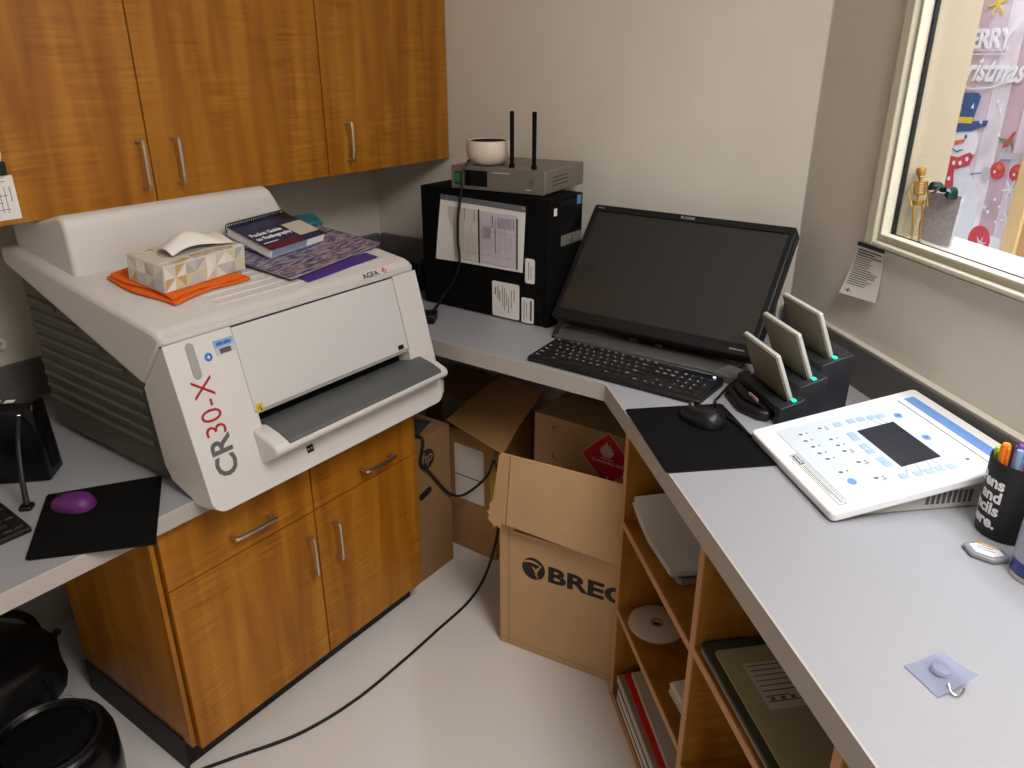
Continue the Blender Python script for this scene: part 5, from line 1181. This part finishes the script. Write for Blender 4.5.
# printed holiday backdrop hanging on the corridor wall: flat print, built in its own plane (x along, z up)
BT = 1.10
bd = RF('holiday_backdrop', 'printed holiday backdrop with a snowman on pinkish planks, hanging beyond the window', 'backdrop', 0, BT, 0)
BX0, BX1, BZ0, BZ1 = -0.62, 0.75, 0.98, 2.2
rnd = random.Random(21)
x = BX0; k = 0
obj('backing_cloth', B((BX0, BX1, 0.0005, 0.003, BZ0, BZ1)), mat('print base', '#b9a2b0', 0.7), bd)
pk = [mat('print plank %d' % i, h, 0.7, var=0.16, vscale=14) for i, h in enumerate(('#dccbd8', '#e9e1ea', '#c9b0bc', '#e2d7e4', '#d0b8be'))]
while x < BX1 - 0.01:
    w = min(0.040 + 0.03*rnd.random(), BX1 - x)
    bm = bmesh.new(); frect(bm, x + 0.001, x + w - 0.001, BZ0 + 0.10, BZ1, (0, 0.0004, 0), *XZ, th=0.0005); obj('printed_plank', bm, pk[k % 5], bd); x += w; k += 1
def pr(name, pts, m, layer=1):
    bm = bmesh.new(); flat(bm, pts, (0, 0.0001 - 0.0006*layer, 0), *XZ, th=0.0005); return obj(name, bm, m, bd)
P_snow = mat('print snow', '#e6ebf4', 0.7); P_white = mat('print white', '#f2f3f7', 0.7); P_blue = mat('print hat blue', '#3f5f95', 0.7); P_yel = mat('print yellow', '#e6cf52', 0.7); P_red = mat('print red', '#cf4b55', 0.7); P_or = mat('print orange', '#e07a3a', 0.7); P_gr = mat('print green', '#6f8a55', 0.7)
pr('snow_ground', [(BX0, BZ0), (BX1, BZ0), (BX1, BZ0 + 0.12), (0.1, BZ0 + 0.10), (-0.2, BZ0 + 0.13), (BX0, BZ0 + 0.11)], P_white, 1)
def ell(cx_, cz_, rx, rz, n=28, a0=0): return [(cx_ + rx*math.cos(2*math.pi*i/n + a0), cz_ + rz*math.sin(2*math.pi*i/n + a0)) for i in range(n)]
# snowman print
pr('snowman_body', ell(-0.385, 1.150, 0.140, 0.125), P_snow, 2)
pr('snowman_chest', ell(-0.380, 1.225, 0.085, 0.075), P_snow, 3)
pr('snowman_head', ell(-0.372, 1.325, 0.076, 0.066), P_white, 4)
pr('scarf', [(-0.455, 1.285), (-0.42, 1.262), (-0.36, 1.256), (-0.31, 1.272), (-0.300, 1.300), (-0.318, 1.306), (-0.36, 1.288), (-0.42, 1.292), (-0.45, 1.305)], P_red, 5)
pr('scarf_tail', [(-0.40, 1.262), (-0.365, 1.26), (-0.352, 1.205), (-0.395, 1.20)], P_red, 5)
for x, z in ((-0.40, 1.280), (-0.37, 1.272), (-0.345, 1.275), (-0.322, 1.288), (-0.376, 1.228)): pr('scarf_dot', ell(x, z, 0.006, 0.006, 12), P_white, 6)
pr('hat_brim', [(-0.465, 1.365), (-0.40, 1.352), (-0.33, 1.360), (-0.278, 1.378), (-0.276, 1.392), (-0.33, 1.386), (-0.40, 1.376), (-0.46, 1.385)], P_blue, 6)
pr('hat_crown', [(-0.425, 1.375), (-0.335, 1.380), (-0.322, 1.450), (-0.335, 1.458), (-0.41, 1.455), (-0.425, 1.445)], P_blue, 5)
pr('hat_band', [(-0.426, 1.375), (-0.334, 1.380), (-0.331, 1.396), (-0.427, 1.392)], P_yel, 7)
pr('hat_leaf', [(-0.400, 1.395), (-0.385, 1.400), (-0.383, 1.418), (-0.397, 1.414)], P_gr, 7)
pr('hat_star', [(-0.350, 1.418), (-0.342, 1.432), (-0.338, 1.418)], P_snow, 7); pr('hat_spot', ell(-0.30, 1.386, 0.005, 0.005, 10), P_snow, 7)
pr('nose', [(-0.385, 1.330), (-0.382, 1.318), (-0.345, 1.332), (-0.350, 1.338)], P_or, 6)
pr('eye', ell(-0.345, 1.345, 0.005, 0.006, 12), P_blue, 6); pr('eye', ell(-0.40, 1.345, 0.005, 0.006, 12), P_blue, 6)
pr('mouth', [(-0.392, 1.310), (-0.37, 1.300), (-0.346, 1.309), (-0.346, 1.312), (-0.37, 1.304), (-0.392, 1.313)], P_blue, 6)
# lettering and ornaments on the print
text('print_lettering', 'MERRY', 0.066, P_white, bd, (-0.258, -0.0030, 1.568), align='RIGHT', bold=0.03)
text('print_lettering', 'Christmas', 0.082, P_white, bd, (-0.195, -0.0030, 1.488), align='RIGHT', shear=0.4, bold=0.02, sx=0.86)
bm = bmesh.new()
sw_ = [(-0.42, 1.470), (-0.36, 1.465), (-0.30, 1.470), (-0.25, 1.483), (-0.20, 1.492)]
for a, b in zip(sw_, sw_[1:]): flat(bm, [a, b, (b[0], b[1] + 0.004), (a[0], a[1] + 0.004)], (0, -0.0026, 0), *XZ)
for z in (1.5615, 1.552): frect(bm, -0.43, -0.27, z, z + 0.0022, (0, -0.0026, 0), *XZ)
obj('print_flourish', bm, P_white, bd)
def flake(x, z, r, m, layer=3):
    bm = bmesh.new()
    for k in range(3):
        a = math.pi * k / 3 + 0.2; c_, s_ = math.cos(a), math.sin(a); w = r * 0.10
        flat(bm, [(x - r*c_ - w*s_, z - r*s_ + w*c_), (x - r*c_ + w*s_, z - r*s_ - w*c_), (x + r*c_ + w*s_, z + r*s_ - w*c_), (x + r*c_ - w*s_, z + r*s_ + w*c_)], (0, 0.0001 - 0.0006*layer - 0.0002*k, 0), *XZ, th=0.0005)
    obj('snowflake', bm, m, bd)
for x, z, r in ((-0.147, 1.232, 0.026), (-0.132, 1.158, 0.024), (-0.22, 1.175, 0.010), (-0.245, 1.42, 0.014), (0.02, 1.35, 0.024), (0.10, 1.20, 0.02), (-0.05, 1.45, 0.02)): flake(x, z, r, P_white)
flake(-0.335, 1.675, 0.034, P_yel)
for x, z, r in ((-0.19, 1.20, 0.004), (-0.205, 1.165, 0.005), (-0.17, 1.185, 0.004), (-0.235, 1.215, 0.004), (-0.12, 1.20, 0.004), (-0.17, 1.145, 0.004), (-0.26, 1.44, 0.005), (-0.27, 1.50, 0.004), (-0.23, 1.36, 0.005)): pr('snow_dot', ell(x, z, r, r, 10), P_white, 3)
for x, z in ((-0.205, 1.272), (-0.138, 1.274), (0.03, 1.27), (0.12, 1.26)):
    pr('ornament', ell(x, z, 0.026, 0.022, 20), P_red, 3); pr('ornament_cap', ell(x + 0.004, z + 0.010, 0.012, 0.007, 12), P_or, 4); pr('ornament_dot', ell(x - 0.008, z - 0.004, 0.004, 0.004, 10), P_white, 4)
pr('ornament_pale', ell(-0.243, 1.258, 0.016, 0.019, 16), mat('print grey', '#c4c2cc', 0.7), 3)
pr('twig', [(-0.300, 1.249), (-0.258, 1.258), (-0.258, 1.2605), (-0.300, 1.2515)], P_blue, 3)
pr('cord_line', [(-0.213, 1.294), (-0.188, 1.36), (-0.1855, 1.36), (-0.2105, 1.294)], P_white, 3)
pr('sprig', [(-0.228, 1.352), (-0.20, 1.335), (-0.185, 1.345), (-0.168, 1.325), (-0.178, 1.350), (-0.205, 1.352)], P_gr, 3)
pr('berry_spray', [(-0.208, 1.328), (-0.192, 1.334), (-0.172, 1.372), (-0.182, 1.370), (-0.196, 1.350)], P_red, 4)
pr('print_sign', [(-0.213, 1.302), (-0.09, 1.310), (-0.09, 1.326), (-0.213, 1.318)], mat('print grey', ''), 3)
pr('red_bauble', ell(-0.213, 1.088, 0.040, 0.038, 24), P_red, 3)
for k in range(3):
    a = 0.4 + k * 0.9; pr('bauble_star', [(-0.205 + 0.026*math.cos(a), 1.078 + 0.024*math.sin(a)), (-0.205 + 0.006*math.cos(a + 1.57), 1.078 + 0.006*math.sin(a + 1.57)), (-0.205 - 0.026*math.cos(a), 1.078 - 0.024*math.sin(a)), (-0.205 - 0.006*math.cos(a + 1.57), 1.078 - 0.006*math.sin(a + 1.57))], mat('print pink', '#e9c4d2', 0.7), 4 + k)
# rail the backdrop hangs from, and the pale wooden post in front of it
obj('hanging_rail', tube([(BX0 - 0.05, 0.006, BZ1), (BX1 + 0.05, 0.006, BZ1)], 0.012, 10, 0), M_steel, bd)
for x in (BX0 + 0.03, BX1 - 0.03): obj('rail_stand', tube([(x, 0.02, 0.0), (x, 0.02, BZ1)], 0.011, 10, 0), M_steel, bd)
t = RF('wooden_post', 'pale wooden post standing before the holiday backdrop', 'post', -0.063, 1.086, 0.0006)
obj('post_beam', B((-0.025, 0.022, -0.03, 0.0, 0.012, 1.75)), mat('pine', '#d3b583', 0.55, var=0.08, vscale=12), t, 0.002)
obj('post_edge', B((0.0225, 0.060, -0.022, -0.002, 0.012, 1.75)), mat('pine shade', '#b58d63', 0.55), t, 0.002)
obj('post_foot', B((-0.10, 0.10, -0.12, 0.03, 0, 0.012)), mat('pine', ''), t, 0.002)
t = RF('corridor_ledge', 'white ledge table below the holiday backdrop beyond the window', 'table', 0, 0, 0)
obj('table_top', B((-0.60, 0.70, 0.86, 1.04, 0.99, 1.02)), M_white2, t, 0.003)
for x in (-0.58, 0.68):
    obj('leg', B((x - 0.02, x + 0.02, 0.88, 0.92, 0, 0.989)), M_white2, t); obj('leg', B((x - 0.02, x + 0.02, 0.98, 1.02, 0, 0.989)), M_white2, t)
